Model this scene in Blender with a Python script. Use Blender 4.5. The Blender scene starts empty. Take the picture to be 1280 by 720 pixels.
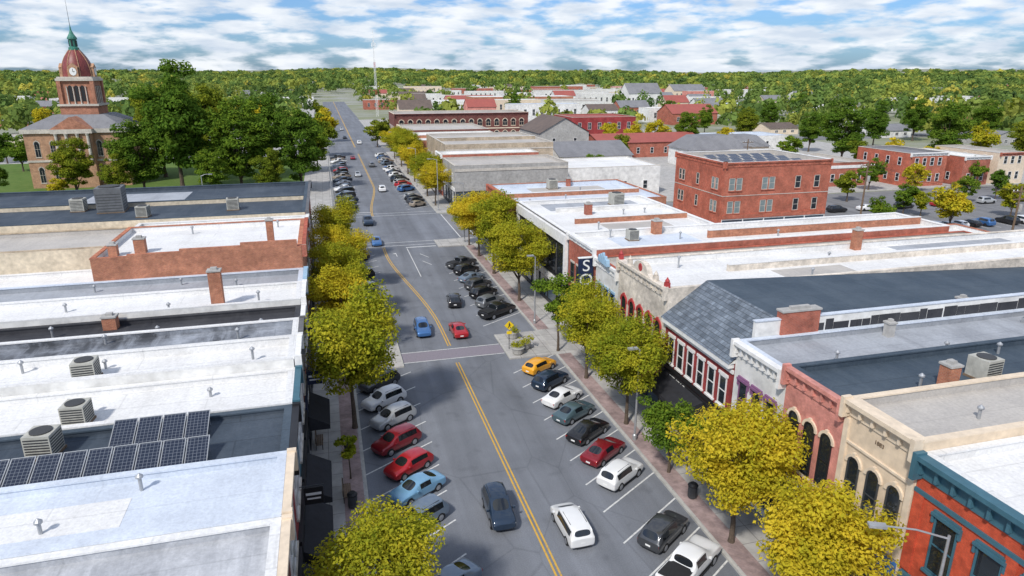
import bpy, bmesh, math, random
import numpy as np
from mathutils import Vector
R=math.radians
rnd=random.Random(7); nr=np.random.RandomState(5)
sc=bpy.context.scene; col=sc.collection
sc.view_settings.view_transform='Standard'; sc.view_settings.look='None'; sc.view_settings.exposure=0
H=26.0; F=853.0; PIT=R(17.44); YAW=R(15.03)
cp,sp,cy_,sy_=math.cos(PIT),math.sin(PIT),math.cos(YAW),math.sin(YAW)
def P(u,v,z=0.0):
    dx=u-640; dy=360-v
    h=F*cp+dy*sp; vt=-F*sp+dy*cp
    t=(H-z)/-vt
    return ((dx*cy_+h*sy_)*t,(h*cy_-dx*sy_)*t,t)
ORD=['first','second','third','fourth','fifth','sixth','seventh','eighth','ninth','tenth','eleventh','twelfth','thirteenth','fourteenth','fifteenth','sixteenth','seventeenth','eighteenth','nineteenth']
for tn,to in (('twenty','twentieth'),('thirty','thirtieth'),('forty','fortieth'),('fifty','fiftieth'),('sixty','sixtieth'),('seventy','seventieth'),('eighty','eightieth'),('ninety','ninetieth')):
    ORD.append(to); ORD+=[tn+'-'+q for q in ORD[:9]]
# ------------------------------------------------------------------ mesh helpers
class MB:
    def __init__(s): s.v=[]; s.f=[]
    def face(s,pts):
        n=len(s.v); s.v+= [tuple(p) for p in pts]; s.f.append(tuple(range(n,n+len(pts)))); return s
    def box(s,x0,x1,y0,y1,z0,z1):
        n=len(s.v)
        s.v+=[(x0,y0,z0),(x1,y0,z0),(x1,y1,z0),(x0,y1,z0),(x0,y0,z1),(x1,y0,z1),(x1,y1,z1),(x0,y1,z1)]
        s.f+=[tuple(n+i for i in q) for q in ((0,3,2,1),(4,5,6,7),(0,1,5,4),(1,2,6,5),(2,3,7,6),(3,0,4,7))]; return s
    def prism_y(s,poly,y0,y1):      # poly in (x,z), anticlockwise seen from -y
        n=len(s.v); k=len(poly)
        s.v+=[(x,y0,z) for x,z in poly]+[(x,y1,z) for x,z in poly]
        s.f.append(tuple(range(n,n+k))); s.f.append(tuple(n+k+i for i in range(k-1,-1,-1)))
        for i in range(k):
            j=(i+1)%k; s.f.append((n+i,n+k+i,n+k+j,n+j))
        return s
    def lathe(s,prof,c=(0,0,0),n=12,axis='z',rot=0):
        b=len(s.v)
        for r,z in prof:
            for i in range(n):
                a=2*math.pi*i/n+rot; x,y=r*math.cos(a),r*math.sin(a)
                s.v.append((c[0]+x,c[1]+y,c[2]+z) if axis=='z' else (c[0]+x,c[1]+z,c[2]+y))
        for k in range(len(prof)-1):
            for i in range(n):
                j=(i+1)%n; q=(b+k*n+i,b+k*n+j,b+(k+1)*n+j,b+(k+1)*n+i)
                s.f.append(q if axis=='z' else q[::-1])
        bot=tuple(b+i for i in range(n-1,-1,-1)); top=tuple(b+(len(prof)-1)*n+i for i in range(n))
        s.f.append(bot if axis=='z' else bot[::-1]); s.f.append(top if axis=='z' else top[::-1]); return s
    def tube(s,p,q,r0,r1=None,n=6):
        r1=r0 if r1 is None else r1
        p=Vector(p);q=Vector(q);d=(q-p).normalized()
        a=d.orthogonal().normalized(); b=d.cross(a); m=len(s.v)
        for c,r in ((p,r0),(q,r1)):
            for i in range(n):
                t=2*math.pi*i/n; s.v.append(tuple(c+a*(r*math.cos(t))+b*(r*math.sin(t))))
        for i in range(n):
            j=(i+1)%n; s.f.append((m+i,m+j,m+n+j,m+n+i))
        s.f.append(tuple(m+i for i in range(n-1,-1,-1))); s.f.append(tuple(m+n+i for i in range(n))); return s
    def mesh(s,name,mat,smooth=False,ang=38):
        me=bpy.data.meshes.new(name); me.from_pydata(s.v,[],s.f)
        if mat: me.materials.append(mat)
        if smooth:
            me.polygons.foreach_set('use_smooth',[True]*len(me.polygons))
            me.set_sharp_from_angle(angle=R(ang))
        me.update(); return me
    def build(s,name,mat,parent=None,loc=(0,0,0),rot=0,smooth=False):
        return link(name,s.mesh(name,mat,smooth),parent,loc,rot)
def link(name,me,parent=None,loc=(0,0,0),rot=0):
    o=bpy.data.objects.new(name,me); col.objects.link(o); o.location=loc; o.rotation_euler=(0,0,rot)
    if parent is not None: o.parent=parent
    return o
def tag(o,label=None,cat=None,group=None,kind=None):
    if label: o['label']=label
    if cat: o['category']=cat
    if group: o['group']=group
    if kind: o['kind']=kind
    return o
def thing(name,label,cat,loc=(0,0,0),rot=0,group=None):
    o=link(name,None,None,loc,rot); o.empty_display_size=.3
    return tag(o,label,cat,group)
def struct(name,mb,mat): 
    o=mb.build(name,mat); o['kind']='structure'; return o
def np_mesh(name,Q,mat,colr=None):       # Q (n,4,3) separate quads
    n=len(Q); me=bpy.data.meshes.new(name)
    me.vertices.add(n*4); me.vertices.foreach_set('co',Q.reshape(-1).astype(np.float32))
    me.loops.add(n*4); me.loops.foreach_set('vertex_index',np.arange(n*4,dtype=np.int32))
    me.polygons.add(n); me.polygons.foreach_set('loop_start',np.arange(0,n*4,4,dtype=np.int32))
    if colr is not None:
        at=me.color_attributes.new('Col','FLOAT_COLOR','POINT')
        c=np.ones((n,4,4),np.float32); c[:,:,:3]=colr[:,None,:]; at.data.foreach_set('color',c.reshape(-1))
    me.materials.append(mat); me.update(calc_edges=True); return me
# ------------------------------------------------------------------ materials
def newmat(name):
    m=bpy.data.materials.new(name); m.use_nodes=True; nt=m.node_tree; nt.nodes.clear()
    out=nt.nodes.new('ShaderNodeOutputMaterial'); return m,nt,out
def nd(nt,t,ins=None,**at):
    n=nt.nodes.new(t)
    for k,v in at.items(): setattr(n,k,v)
    for k,v in (ins or {}).items():
        if isinstance(v,bpy.types.NodeSocket): nt.links.new(v,n.inputs[k])
        else: n.inputs[k].default_value=v
    return n
def rgb(c): return (c[0],c[1],c[2],1)
def noise(nt,vec,scale,detail=5,rough=.6): return nd(nt,'ShaderNodeTexNoise',{'Vector':vec,'Scale':scale,'Detail':detail,'Roughness':rough}).outputs['Fac']
def rng(nt,v,a,b,c,d): return nd(nt,'ShaderNodeMapRange',{'Value':v,'From Min':a,'From Max':b,'To Min':c,'To Max':d}).outputs[0]
def mul(nt,a,b): return nd(nt,'ShaderNodeMixRGB',{'Fac':1.0,'Color1':a,'Color2':b},blend_type='MULTIPLY').outputs[0]
def mix(nt,f,a,b): return nd(nt,'ShaderNodeMixRGB',{'Fac':f,'Color1':a,'Color2':b}).outputs[0]
def objc(nt): return nd(nt,'ShaderNodeTexCoord').outputs['Object']
def finish(nt,out,c,rough,metal=0,coat=0,spec=.4,bump=None,bd=.02):
    b=nd(nt,'ShaderNodeBsdfPrincipled',{'Base Color':c,'Roughness':rough,'Metallic':metal,'Coat Weight':coat,'Specular IOR Level':spec})
    if bump is not None:
        bn=nd(nt,'ShaderNodeBump',{'Height':bump,'Strength':.6,'Distance':bd}); nt.links.new(bn.outputs[0],b.inputs['Normal'])
    nt.links.new(b.outputs[0],out.inputs[0])
def wallvec(nt,v):
    s=nd(nt,'ShaderNodeSeparateXYZ',{0:v}); a=nd(nt,'ShaderNodeMath',{0:s.outputs[0],1:s.outputs[1]},operation='ADD')
    return nd(nt,'ShaderNodeCombineXYZ',{0:a.outputs[0],1:s.outputs[2],2:0.0}).outputs[0]
def plain(name,c,rough=.75,var=.18,scale=2.5,metal=0,coat=0,spec=.4):
    m,nt,out=newmat(name); v=objc(nt)
    k=mul(nt,rgb(c),rng(nt,noise(nt,v,scale),.3,.7,1-var,1+var))
    k=mul(nt,k,rng(nt,noise(nt,v,scale*.15),.3,.7,1-var*.7,1+var*.7))
    finish(nt,out,k,rough,metal,coat,spec); return m
def brick(name,c,c2,mort,w=.24,h=.08):
    m,nt,out=newmat(name); v=objc(nt); wv=wallvec(nt,v)
    b=nd(nt,'ShaderNodeTexBrick',{'Vector':wv,'Color1':rgb(c),'Color2':rgb(c2),'Mortar':rgb(mort),'Scale':1.0,'Mortar Size':.009,'Brick Width':w,'Row Height':h,'Bias':0.0})
    k=mul(nt,b.outputs[0],rng(nt,noise(nt,v,.5,6,.7),.3,.7,.62,1.3))
    k=mul(nt,k,rng(nt,noise(nt,v,3.,4),.3,.7,.82,1.18))
    finish(nt,out,k,.9,bump=b.outputs['Fac'],bd=-.01); return m
def roofm(name,c,dirt,amt=.5,seam=.8,sw=9.,sh=1.9,rough=.7,spec=.3):
    m,nt,out=newmat(name); v=objc(nt)
    big=noise(nt,v,.22,9,.68); st=nd(nt,'ShaderNodeMapping',{'Vector':v,'Scale':(1.2,.12,1)}).outputs[0]
    k=mix(nt,rng(nt,big,.42,.66,0,amt),rgb(c),rgb(dirt))
    k=mix(nt,rng(nt,noise(nt,st,.9,7,.7),.5,.72,0,amt*.8),k,rgb(dirt))
    sp_=nd(nt,'ShaderNodeTexBrick',{'Vector':v,'Color1':(1,1,1,1),'Color2':(.95,.95,.95,1),'Mortar':(seam,seam,seam,1),'Scale':1.0,'Mortar Size':.05,'Mortar Smooth':.4,'Brick Width':sw,'Row Height':sh})
    k=mul(nt,k,sp_.outputs[0]); k=mul(nt,k,rng(nt,noise(nt,v,6,6,.7),.3,.7,.86,1.14))
    finish(nt,out,k,rough,spec=spec,bump=noise(nt,v,1.5,4),bd=.05); return m
def leafm(name,cols,scale=.45,tr=.42):
    m,nt,out=newmat(name); v=objc(nt)
    isl=nd(nt,'ShaderNodeNewGeometry').outputs['Random Per Island']; oi=nd(nt,'ShaderNodeObjectInfo').outputs['Random']
    a=rng(nt,noise(nt,v,scale,3),.25,.75,.06,.68); b=rng(nt,isl,0,1,.0,.26); c=rng(nt,oi,0,1,-.08,.08)
    s=nd(nt,'ShaderNodeMath',{0:a,1:b},operation='ADD').outputs[0]; s=nd(nt,'ShaderNodeMath',{0:s,1:c},operation='ADD').outputs[0]
    cr=nd(nt,'ShaderNodeValToRGB',{0:s}); e=cr.color_ramp.elements
    while len(e)<len(cols): e.new(.5)
    for i,cc in enumerate(cols): e[i].position=i/(len(cols)-1); e[i].color=rgb(cc)
    return leaf_out(m,nt,out,cr.outputs[0],tr)
def leaf_out(m,nt,out,c,tr):
    d=nd(nt,'ShaderNodeBsdfDiffuse',{'Color':c}); t=nd(nt,'ShaderNodeBsdfTranslucent',{'Color':c})
    mx=nd(nt,'ShaderNodeMixShader',{0:tr,1:d.outputs[0],2:t.outputs[0]}); nt.links.new(mx.outputs[0],out.inputs[0]); return m
M={}
M['brick_red']=brick('red_brick',(.44,.105,.058),(.35,.08,.048),(.36,.23,.18))
M['brick_block']=brick('orange_red_brick',(.49,.115,.06),(.41,.09,.05),(.41,.23,.17))
M['brick_orange']=brick('orange_brick',(.47,.17,.085),(.36,.115,.062),(.38,.26,.19))
M['brick_dark']=brick('dark_red_brick',(.20,.055,.042),(.15,.042,.035),(.17,.105,.09))
M['brick_tan']=brick('tan_brick',(.45,.36,.255),(.38,.3,.2),(.42,.36,.3))
M['brick_cream']=brick('cream_painted_brick',(.70,.63,.54),(.65,.58,.49),(.58,.51,.43))
M['brick_scarlet']=brick('scarlet_painted_brick',(.56,.085,.035),(.49,.07,.03),(.4,.08,.04))
M['brick_pink']=brick('rose_painted_brick',(.64,.265,.215),(.58,.23,.185),(.54,.24,.2))
M['brick_maroon']=brick('maroon_painted_brick',(.31,.04,.04),(.27,.035,.035),(.23,.045,.045))
M['white']=plain('white_paint',(.74,.73,.71),.6,.12)
M['whitewall']=plain('white_rendered_wall',(.67,.66,.63),.85,.2,1.2)
M['cream']=plain('cream_paint',(.69,.57,.43),.7,.12)
M['tan']=plain('tan_stone',(.66,.53,.385),.85,.12)
M['beige']=plain('beige_wall',(.56,.48,.36),.85,.2)
M['grey']=plain('grey_wall',(.35,.34,.32),.85,.2)
M['darkgrey']=plain('dark_grey_wall',(.12,.12,.125),.7,.2)
M['black']=plain('black_trim',(.018,.018,.02),.5,.2)
M['blackcloth']=plain('black_canvas',(.022,.023,.028),.9,.2)
M['navy']=plain('navy_paint',(.012,.022,.06),.5,.15)
M['teal']=plain('teal_paint',(.05,.13,.17),.5,.12)
M['mauve']=plain('mauve_paint',(.22,.1,.2),.6,.12)
M['redtrim']=plain('red_trim',(.4,.05,.05),.6,.15)
M['blue']=plain('blue_paint',(.04,.14,.36),.5,.15)
M['lightblue']=plain('pale_blue_paint',(.3,.45,.58),.6,.15)
M['stone']=plain('limestone',(.5,.46,.4),.85,.18)
M['courtstone']=brick('red_sandstone_blocks',(.42,.19,.12),(.36,.16,.10),(.32,.2,.14),.9,.4)
M['courttan']=brick('tan_brown_sandstone_blocks',(.46,.27,.165),(.40,.23,.14),(.36,.25,.18),.9,.4)
M['copper']=plain('green_copper',(.05,.2,.15),.6,.25)
M['dome']=plain('dark_red_dome',(.20,.045,.04),.45,.3)
M['metal']=plain('galvanised_metal',(.42,.43,.44),.45,.15,metal=.5)
M['darkmetal']=plain('dark_painted_metal',(.05,.055,.06),.45,.2)
M['hvac']=plain('hvac_sheet_metal',(.42,.41,.36),.55,.2)
M['hvacdark']=plain('dark_grey_sheet_metal',(.13,.135,.14),.55,.2)
M['fan']=plain('fan_grille',(.05,.05,.05),.6,.2,20)
M['conc']=plain('concrete',(.38,.37,.35),.9,.15)
M['wood']=plain('weathered_wood',(.16,.11,.07),.85,.25,6)
M['yellow']=plain('yellow_sign',(.85,.6,.02),.5,.05)
M['signwhite']=plain('sign_white',(.78,.78,.76),.5,.05)
M['glass']=plain('window_glass',(.02,.026,.032),.06,.3,.6,spec=.7)
M['glassblue']=plain('sky_tinted_glass',(.06,.09,.12),.06,.4,.6,spec=.7)
M['curtain']=plain('pale_blind_behind_glass',(.22,.27,.27),.15,.4,.6,spec=.6)
def solar():
    m,nt,out=newmat('solar_cells'); v=objc(nt)
    b=nd(nt,'ShaderNodeTexBrick',{'Vector':v,'Color1':(.012,.018,.036,1),'Color2':(.016,.023,.042,1),'Mortar':(.14,.155,.18,1),'Scale':1.0,'Mortar Size':.01,'Brick Width':.17,'Row Height':.17},offset=0.0)
    finish(nt,out,b.outputs[0],.2,spec=.5); return m
M['solar']=solar()
M['r_white']=roofm('white_membrane_roof',(.74,.735,.72),(.50,.49,.47),.42,.87)
M['r_bluewhite']=roofm('bluish_white_coated_roof',(.61,.66,.73),(.42,.46,.52),.6,.9,30,3.2,rough=.5)
M['r_grey']=roofm('speckled_grey_roof',(.35,.36,.38),(.63,.64,.66),.75,.85,30,2.6)
M['r_silver']=roofm('silver_coated_roof',(.37,.39,.42),(.2,.21,.23),.6,.85,20,2.2)
M['r_patch']=roofm('silver_patched_tar_roof',(.07,.075,.085),(.42,.45,.5),.85,.8,14,1.6)
M['r_black']=roofm('black_tar_roof',(.035,.036,.042),(.075,.075,.08),.7,.7,12,1.)
M['r_navy']=roofm('dark_blue_rubber_roof',(.04,.055,.075),(.10,.12,.145),.55,.75,10,2.)
M['r_slate']=roofm('slate_blue_rubber_roof',(.045,.065,.088),(.09,.115,.14),.6,.8,12,3.)
M['r_tan']=roofm('tan_ballast_roof',(.48,.45,.41),(.34,.32,.3),.6,.9)
M['r_red']=roofm('red_metal_roof',(.36,.10,.08),(.27,.08,.07),.5,.8,20,.6)
M['r_brown']=roofm('brown_shingle_roof',(.16,.12,.1),(.1,.08,.07),.6,.8,.9,.25)
M['r_greyshingle']=roofm('grey_shingle_roof',(.24,.24,.25),(.15,.15,.16),.6,.8,.9,.25)
def slate():
    m,nt,out=newmat('slate_shingles'); v=objc(nt)
    s=nd(nt,'ShaderNodeSeparateXYZ',{0:v}); c=nd(nt,'ShaderNodeCombineXYZ',{0:s.outputs[1],1:s.outputs[2],2:0.0}).outputs[0]
    b=nd(nt,'ShaderNodeTexBrick',{'Vector':c,'Color1':(.17,.2,.235,1),'Color2':(.09,.11,.135,1),'Mortar':(.045,.05,.055,1),'Scale':1.0,'Mortar Size':.012,'Brick Width':.35,'Row Height':.2})
    k=mul(nt,b.outputs[0],rng(nt,noise(nt,v,1.2,5),.3,.7,.7,1.35)); finish(nt,out,k,.6); return m
M['slate']=slate()
def asphalt(name,c):
    m,nt,out=newmat(name); v=objc(nt)
    st=nd(nt,'ShaderNodeMapping',{'Vector':v,'Scale':(1.0,.05,1)}).outputs[0]
    k=mul(nt,rgb(c),rng(nt,noise(nt,st,.55,5),.3,.7,.82,1.2))
    k=mul(nt,k,rng(nt,noise(nt,v,.12,6,.65),.3,.7,.82,1.18)); k=mul(nt,k,rng(nt,noise(nt,v,14,3),.3,.7,.85,1.15))
    vo=nd(nt,'ShaderNodeTexVoronoi',{'Vector':nd(nt,'ShaderNodeMapping',{'Vector':v,'Scale':(.16,.09,1)}).outputs[0],'Scale':1.0},feature='DISTANCE_TO_EDGE').outputs['Distance']
    k=mul(nt,k,rng(nt,vo,0.0,.008,.82,1.0))
    oil=noise(nt,v,.55,2); k=mul(nt,k,rng(nt,oil,.6,.75,1,.8))
    finish(nt,out,k,.85,spec=.3,bump=noise(nt,v,30,2),bd=.01); return m
M['asphalt']=asphalt('asphalt',(.162,.172,.192))
M['asphalt2']=asphalt('side_asphalt',(.18,.18,.185))
def paving():
    m,nt,out=newmat('concrete_paving'); v=objc(nt)
    b=nd(nt,'ShaderNodeTexBrick',{'Vector':v,'Color1':(.42,.405,.385,1),'Color2':(.37,.36,.34,1),'Mortar':(.2,.19,.18,1),'Scale':1.0,'Mortar Size':.025,'Brick Width':1.5,'Row Height':1.5},offset=0.0)
    k=mul(nt,b.outputs[0],rng(nt,noise(nt,v,.8,7,.7),.3,.7,.78,1.2)); finish(nt,out,k,.9); return m
M['paving']=paving()
M['paver']=brick('brick_pavers',(.34,.25,.235),(.31,.23,.22),(.26,.21,.2),.3,.15)
def wornpaint(name,c):
    m,nt,out=newmat(name); v=objc(nt)
    k=mix(nt,rng(nt,noise(nt,v,5,6,.75),.5,.68,0,.75),rgb(c),(.15,.155,.165,1)); finish(nt,out,k,.8); return m
M['pwhite']=wornpaint('worn_white_road_paint',(.62,.62,.6)); M['pyellow']=wornpaint('worn_yellow_road_paint',(.62,.36,.04))
M['xwalk']=wornpaint('faded_lavender_crosswalk',(.225,.20,.23))
M['kerb']=plain('kerb_concrete',(.42,.41,.38),.9,.15)
M['tyre']=plain('tyre_rubber',(.016,.016,.017),.8,.1); M['rim']=plain('alloy_rim',(.42,.43,.45),.3,.1,metal=.7)
M['trimblack']=plain('black_plastic',(.02,.02,.021),.6,.1); M['carglass']=plain('tinted_car_glass',(.012,.015,.018),.05,.1,spec=.8)
M['headlight']=plain('clear_lamp',(.65,.67,.7),.15,.05); M['taillight']=plain('red_lamp',(.4,.015,.012),.25,.05)
M['bark']=plain('bark',(.1,.075,.055),.95,.3,8)
def paint(name,c,metal=.25): 
    M[name]=plain(name+'_car_paint',c,.3,.04,.6,metal=metal,coat=.8); 
for n,c in dict(p_white=(.74,.74,.73),p_silver=(.46,.47,.47),p_grey=(.17,.18,.19),p_black=(.016,.016,.018),p_darkgrey=(.06,.063,.068),p_red=(.46,.018,.025),p_darkred=(.24,.012,.02),p_blue=(.05,.15,.36),p_skyblue=(.2,.4,.58),p_slate=(.08,.13,.15),p_navy=(.018,.036,.066),p_yellow=(.78,.36,.02),p_steel=(.16,.21,.27),p_tan=(.35,.29,.22)).items(): paint(n,c,.0 if n in('p_white','p_yellow') else .3)
L_YEL=leafm('yellow_green_leaves',[(.10,.15,.014),(.25,.29,.024),(.48,.44,.034),(.68,.55,.05)])
L_GOLD=leafm('golden_leaves',[(.18,.21,.018),(.44,.40,.028),(.68,.53,.04),(.78,.60,.06)])
L_MID=leafm('mid_green_leaves',[(.05,.10,.016),(.11,.19,.024),(.20,.29,.03),(.40,.40,.04)])
L_DARK=leafm('dark_green_leaves',[(.045,.095,.016),(.09,.17,.023),(.155,.245,.03),(.26,.32,.04)],.25,.42)
L_OLIVE=leafm('olive_leaves',[(.06,.10,.015),(.15,.205,.022),(.27,.30,.03),(.44,.39,.035)],.25,.42)
def forestm():
    m,nt,out=newmat('woodland_leaves'); a=nd(nt,'ShaderNodeVertexColor',layer_name='Col').outputs[0]
    isl=nd(nt,'ShaderNodeNewGeometry').outputs['Random Per Island']
    return leaf_out(m,nt,out,mul(nt,a,rng(nt,isl,0,1,.85,1.15)),.35)
M['forest']=forestm()
def grassm(name,a,b,s):
    m,nt,out=newmat(name); v=objc(nt)
    k=mix(nt,rng(nt,noise(nt,v,s,8,.65),.35,.65,0,1),rgb(a),rgb(b)); finish(nt,out,k,.95,spec=.1); return m
M['lawn']=grassm('lawn',(.08,.14,.03),(.12,.175,.045),.5)
M['land']=grassm('town_land',(.19,.21,.10),(.32,.32,.3),.02)
# ------------------------------------------------------------------ world, sun, camera
SUN=Vector((-.56,-.60,.85)).normalized()
el=math.asin(SUN.z); az=math.atan2(SUN.x,SUN.y)
w=bpy.data.worlds.new('World'); sc.world=w; w.use_nodes=True; nt=w.node_tree; nt.nodes.clear()
wo=nt.nodes.new('ShaderNodeOutputWorld'); tc=nd(nt,'ShaderNodeTexCoord').outputs['Generated']
sky=nd(nt,'ShaderNodeTexSky',sky_type='NISHITA'); sky.sun_disc=False; sky.sun_elevation=el; sky.sun_rotation=az
b1=nd(nt,'ShaderNodeBackground',{'Color':mul(nt,sky.outputs[0],(.40,.68,1.12,1)),'Strength':.125})
mp=nd(nt,'ShaderNodeMapping',{'Vector':tc,'Scale':(1,1,4.0),'Location':(.31,.2,.0)}).outputs[0]
c1=noise(nt,mp,17,6,.52); c2=noise(nt,mp,5,3,.5); c3=noise(nt,nd(nt,'ShaderNodeMapping',{'Vector':tc,'Scale':(1,1,4.6),'Location':(.3,.2,.03)}).outputs[0],15,6,.52)
s=nd(nt,'ShaderNodeMath',{0:rng(nt,c1,0,1,0,.74),1:rng(nt,c2,0,1,0,.26)},operation='ADD').outputs[0]
sz=nd(nt,'ShaderNodeSeparateXYZ',{0:tc}).outputs[2]
s=nd(nt,'ShaderNodeMath',{0:s,1:rng(nt,sz,0,.12,.05,.01)},operation='ADD').outputs[0]
fac=nd(nt,'ShaderNodeMapRange',{'Value':s,'From Min':.43,'From Max':.585,'To Min':.08,'To Max':.96},interpolation_type='SMOOTHSTEP').outputs[0]
cc=mix(nt,rng(nt,c3,.36,.62,0,1),(.59,.67,.78,1),(.86,.89,.93,1))
b2=nd(nt,'ShaderNodeBackground',{'Color':cc,'Strength':1.12})
ms=nd(nt,'ShaderNodeMixShader',{0:fac,1:b1.outputs[0],2:b2.outputs[0]}); nt.links.new(ms.outputs[0],wo.inputs[0])
sl=bpy.data.lights.new('sun','SUN'); sl.energy=3.7; sl.angle=R(4.5); sl.color=(1,.95,.88)
so=bpy.data.objects.new('sun',sl); col.objects.link(so); so.rotation_euler=(-SUN).to_track_quat('-Z','Y').to_euler(); so.location=(-60,-60,90)
cam=bpy.data.cameras.new('camera'); cam.lens=24.0; cam.sensor_width=36; cam.clip_end=20000; cam.clip_start=.5
co=bpy.data.objects.new('camera',cam); col.objects.link(co); co.location=(0,0,H); co.rotation_euler=(R(90)-PIT,0,-YAW); sc.camera=co
# ------------------------------------------------------------------ ground, roads
def hz(x,y):
    d=math.hypot(x,y); 
    if d<700: return 0.
    a=math.atan2(x,y)
    return ((d-700)/2300.)**1.1*26*(.70+.18*math.sin(a*7+1)+.14*math.sin(a*19+.5)+.08*math.sin(d*.004))
g=MB(); radii=[0.01,60,140,260,420,600,700,900,1200,1600,2100,2700,3400,4500,6500]; NA=96
for r in radii:
    for i in range(NA):
        a=2*math.pi*i/NA; x,y=r*math.sin(a),r*math.cos(a); g.v.append((x,y,-.03+hz(x,y)))
for k in range(len(radii)-1):
    for i in range(NA):
        j=(i+1)%NA; g.f.append((k*NA+i,(k+1)*NA+i,(k+1)*NA+j,k*NA+j))
struct('ground',g,M['land'])
XC=10.4; KL=.9; KR=19.9
struct('main_street',MB().face([(KL-.5,-40,0),(KR+.5,-40,0),(KR+.5,900,0),(KL-.5,900,0)]),M['asphalt'])
def sheet(x0,x1,y0,y1,z): return MB().face([(x0,y0,z),(x1,y0,z),(x1,y1,z),(x0,y1,z)])
a=MB(); 
for x0,x1 in ((-260,KL-.5),(KR+.5,300)): a.face([(x0,109,0),(x1,109,0),(x1,130,0),(x0,130,0)])
struct('cross_street',a,M['asphalt2'])
a=MB()
for x0,x1 in ((-260,KL-.5),(KR+.5,300)): a.face([(x0,243,0),(x1,243,0),(x1,259,0),(x0,259,0)])
struct('far_cross_street',a,M['asphalt2'])
struct('parking_lot',sheet(89,190,20,108.9,.006),M['asphalt2'])
BL={'left_pavement':(-75,KL,-30,108.5),'right_pavement':(KR,88.6,-30,108.5),'square_pavement':(-130,KL,130.5,242.5),'right_far_pavement':(KR,190,130.5,242.5),'left_end_pavement':(-90,KL,260,560),'right_end_pavement':(KR,150,260,420)}
kb=MB()
for n,(x0,x1,y0,y1) in BL.items():
    q=MB().box(x0+.17,x1-.17,y0+.17,y1-.17,-.02,.13)
    if n.startswith('left_p'): q.box(.72,5.3,58.8,64.8,-.02,.134).box(.72,4.8,103.4,108.2,-.02,.134)
    if n.startswith('right_p'): q.box(15.5,20.08,58.0,64.4,-.02,.134).box(16,20.08,103.4,108.2,-.02,.134)
    struct(n,q,M['paving'])
    kb.box(x0,x1,y0,y0+.17,-.02,.14).box(x0,x1,y1-.17,y1,-.02,.14).box(x0,x0+.17,y0+.17,y1-.17,-.02,.14).box(x1-.17,x1,y0+.17,y1-.17,-.02,.14)
kb.box(5.3,5.45,58.8,64.8,-.02,.142).box(15.35,15.5,58,64.4,-.02,.142).box(4.8,4.95,103.4,108.2,-.02,.142).box(15.85,16,103.4,108.2,-.02,.142)
struct('kerb',kb,M['kerb'])
struct('lawn',sheet(-125,-6,136,238,.16),M['lawn'])
struct('rear_yard',sheet(57.2,88.2,58,95.6,.14),M['asphalt2'])
ym=MB(); Z1=.008
def strip(m,pts,wd,z=Z1):
    for (x0,y0),(x1,y1) in zip(pts[:-1],pts[1:]):
        d=Vector((x1-x0,y1-y0)).normalized(); n=Vector((-d.y,d.x))*wd/2
        m.face([(x0-n.x,y0-n.y,z),(x0+n.x,y0+n.y,z),(x1+n.x,y1+n.y,z),(x1-n.x,y1-n.y,z)][::-1])
def ease(t): return t*t*(3-2*t)
for dx in (-.13,.13): strip(ym,[(XC+dx,-20),(XC+dx,58.6)],.11); strip(ym,[(XC+dx,62.9),(XC+dx,68)]+[(XC+dx-2.9*ease(k/16),68+34*k/16) for k in range(1,17)]+[(XC-2.9+dx,105.5)],.11); strip(ym,[(XC-2.8+dx,131)]+[(XC+dx-2.8*(1-ease(k/10)),131+38*k/10) for k in range(1,11)]+[(XC+dx,240)],.12); strip(ym,[(XC+dx,262),(XC+dx,700)],.15)
struct('yellow_centre_line',ym,M['pyellow'])
wm=MB(); DIR=(.84,.543)
def stall(xk,y,side):     # stall line through kerb end
    x0=xk; x1=xk-side*5.0; strip(wm,[(x0,y),(x1,y-side*5.0*DIR[1]/DIR[0])],.11)
RS=[36.6+3.05*k for k in range(-4,7)]
for y in RS+[57.95]: stall(KR,y-1.52+1.72,1)
LS=[35.3+3.2*k for k in range(-2,7)]
for y in LS: stall(KL,y+1.6-1.72,-1)
RS2=[70.5+3.5*k for k in range(8)]; LS2=[69+3.25*k for k in range(10)]
for y in RS2: stall(KR,y+.2,1)
for y in LS2: stall(KL,y-.2,-1)
RS3=[139+3.3*k for k in range(28)]; LS3=[139+3.3*k for k in range(28)]
for y in RS3: stall(KR,y+.2,1)
for y in LS3: stall(KL,y-.2,-1)
for y in (59.7,62.1): strip(wm,[(5.5,y),(15.3,y)],.12)
for y in (106.2,108.4,130.8,133.2): strip(wm,[(KL+.1,y),(KR-.1,y)],.16)
for x in (KL-3.2,KL-.6,KR+.6,KR+3.2): strip(wm,[(x,109.4),(x,129.6)],.16)
strip(wm,[(10.9,104.6),(15.6,104.6)],.35); strip(wm,[(5.,135),(7.6,135)],.35)
strip(wm,[(11.0,104),(11.0,88)],.11)
for k in range(2): strip(wm,[(12.3+.2*k,96+k*4.2),(13.3+.2*k,93.6+k*4.2)],.11)
wm.face([(8.95,99.4,Z1),(9.05,99.4,Z1),(9.05,101.2,Z1),(8.95,101.2,Z1)]).face([(8.45,101.2,Z1+.002),(9.03,100.9,Z1+.002),(9.03,101.6,Z1+.002)])
struct('white_road_markings',wm,M['pwhite'])
struct('brick_crosswalk',sheet(5.5,15.3,59.8,62.0,.005),M['xwalk'])
pv=MB()
pv.box(-.6,.65,-10,58.6,.1,.136).box(20.15,21.4,-10,57.8,.1,.136).box(-.6,.65,65,103,.1,.136).box(20.15,21.4,64.6,103,.1,.136)
struct('brick_paver_strip',pv,M['paver'])
lot=MB()
for k in range(24):
    x=92+k*2.8; strip(lot,[(x,92),(x,97)],.12,.012); strip(lot,[(x,76),(x,81)],.12,.012)
struct('parking_lot_markings',lot,M['pwhite'])
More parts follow.
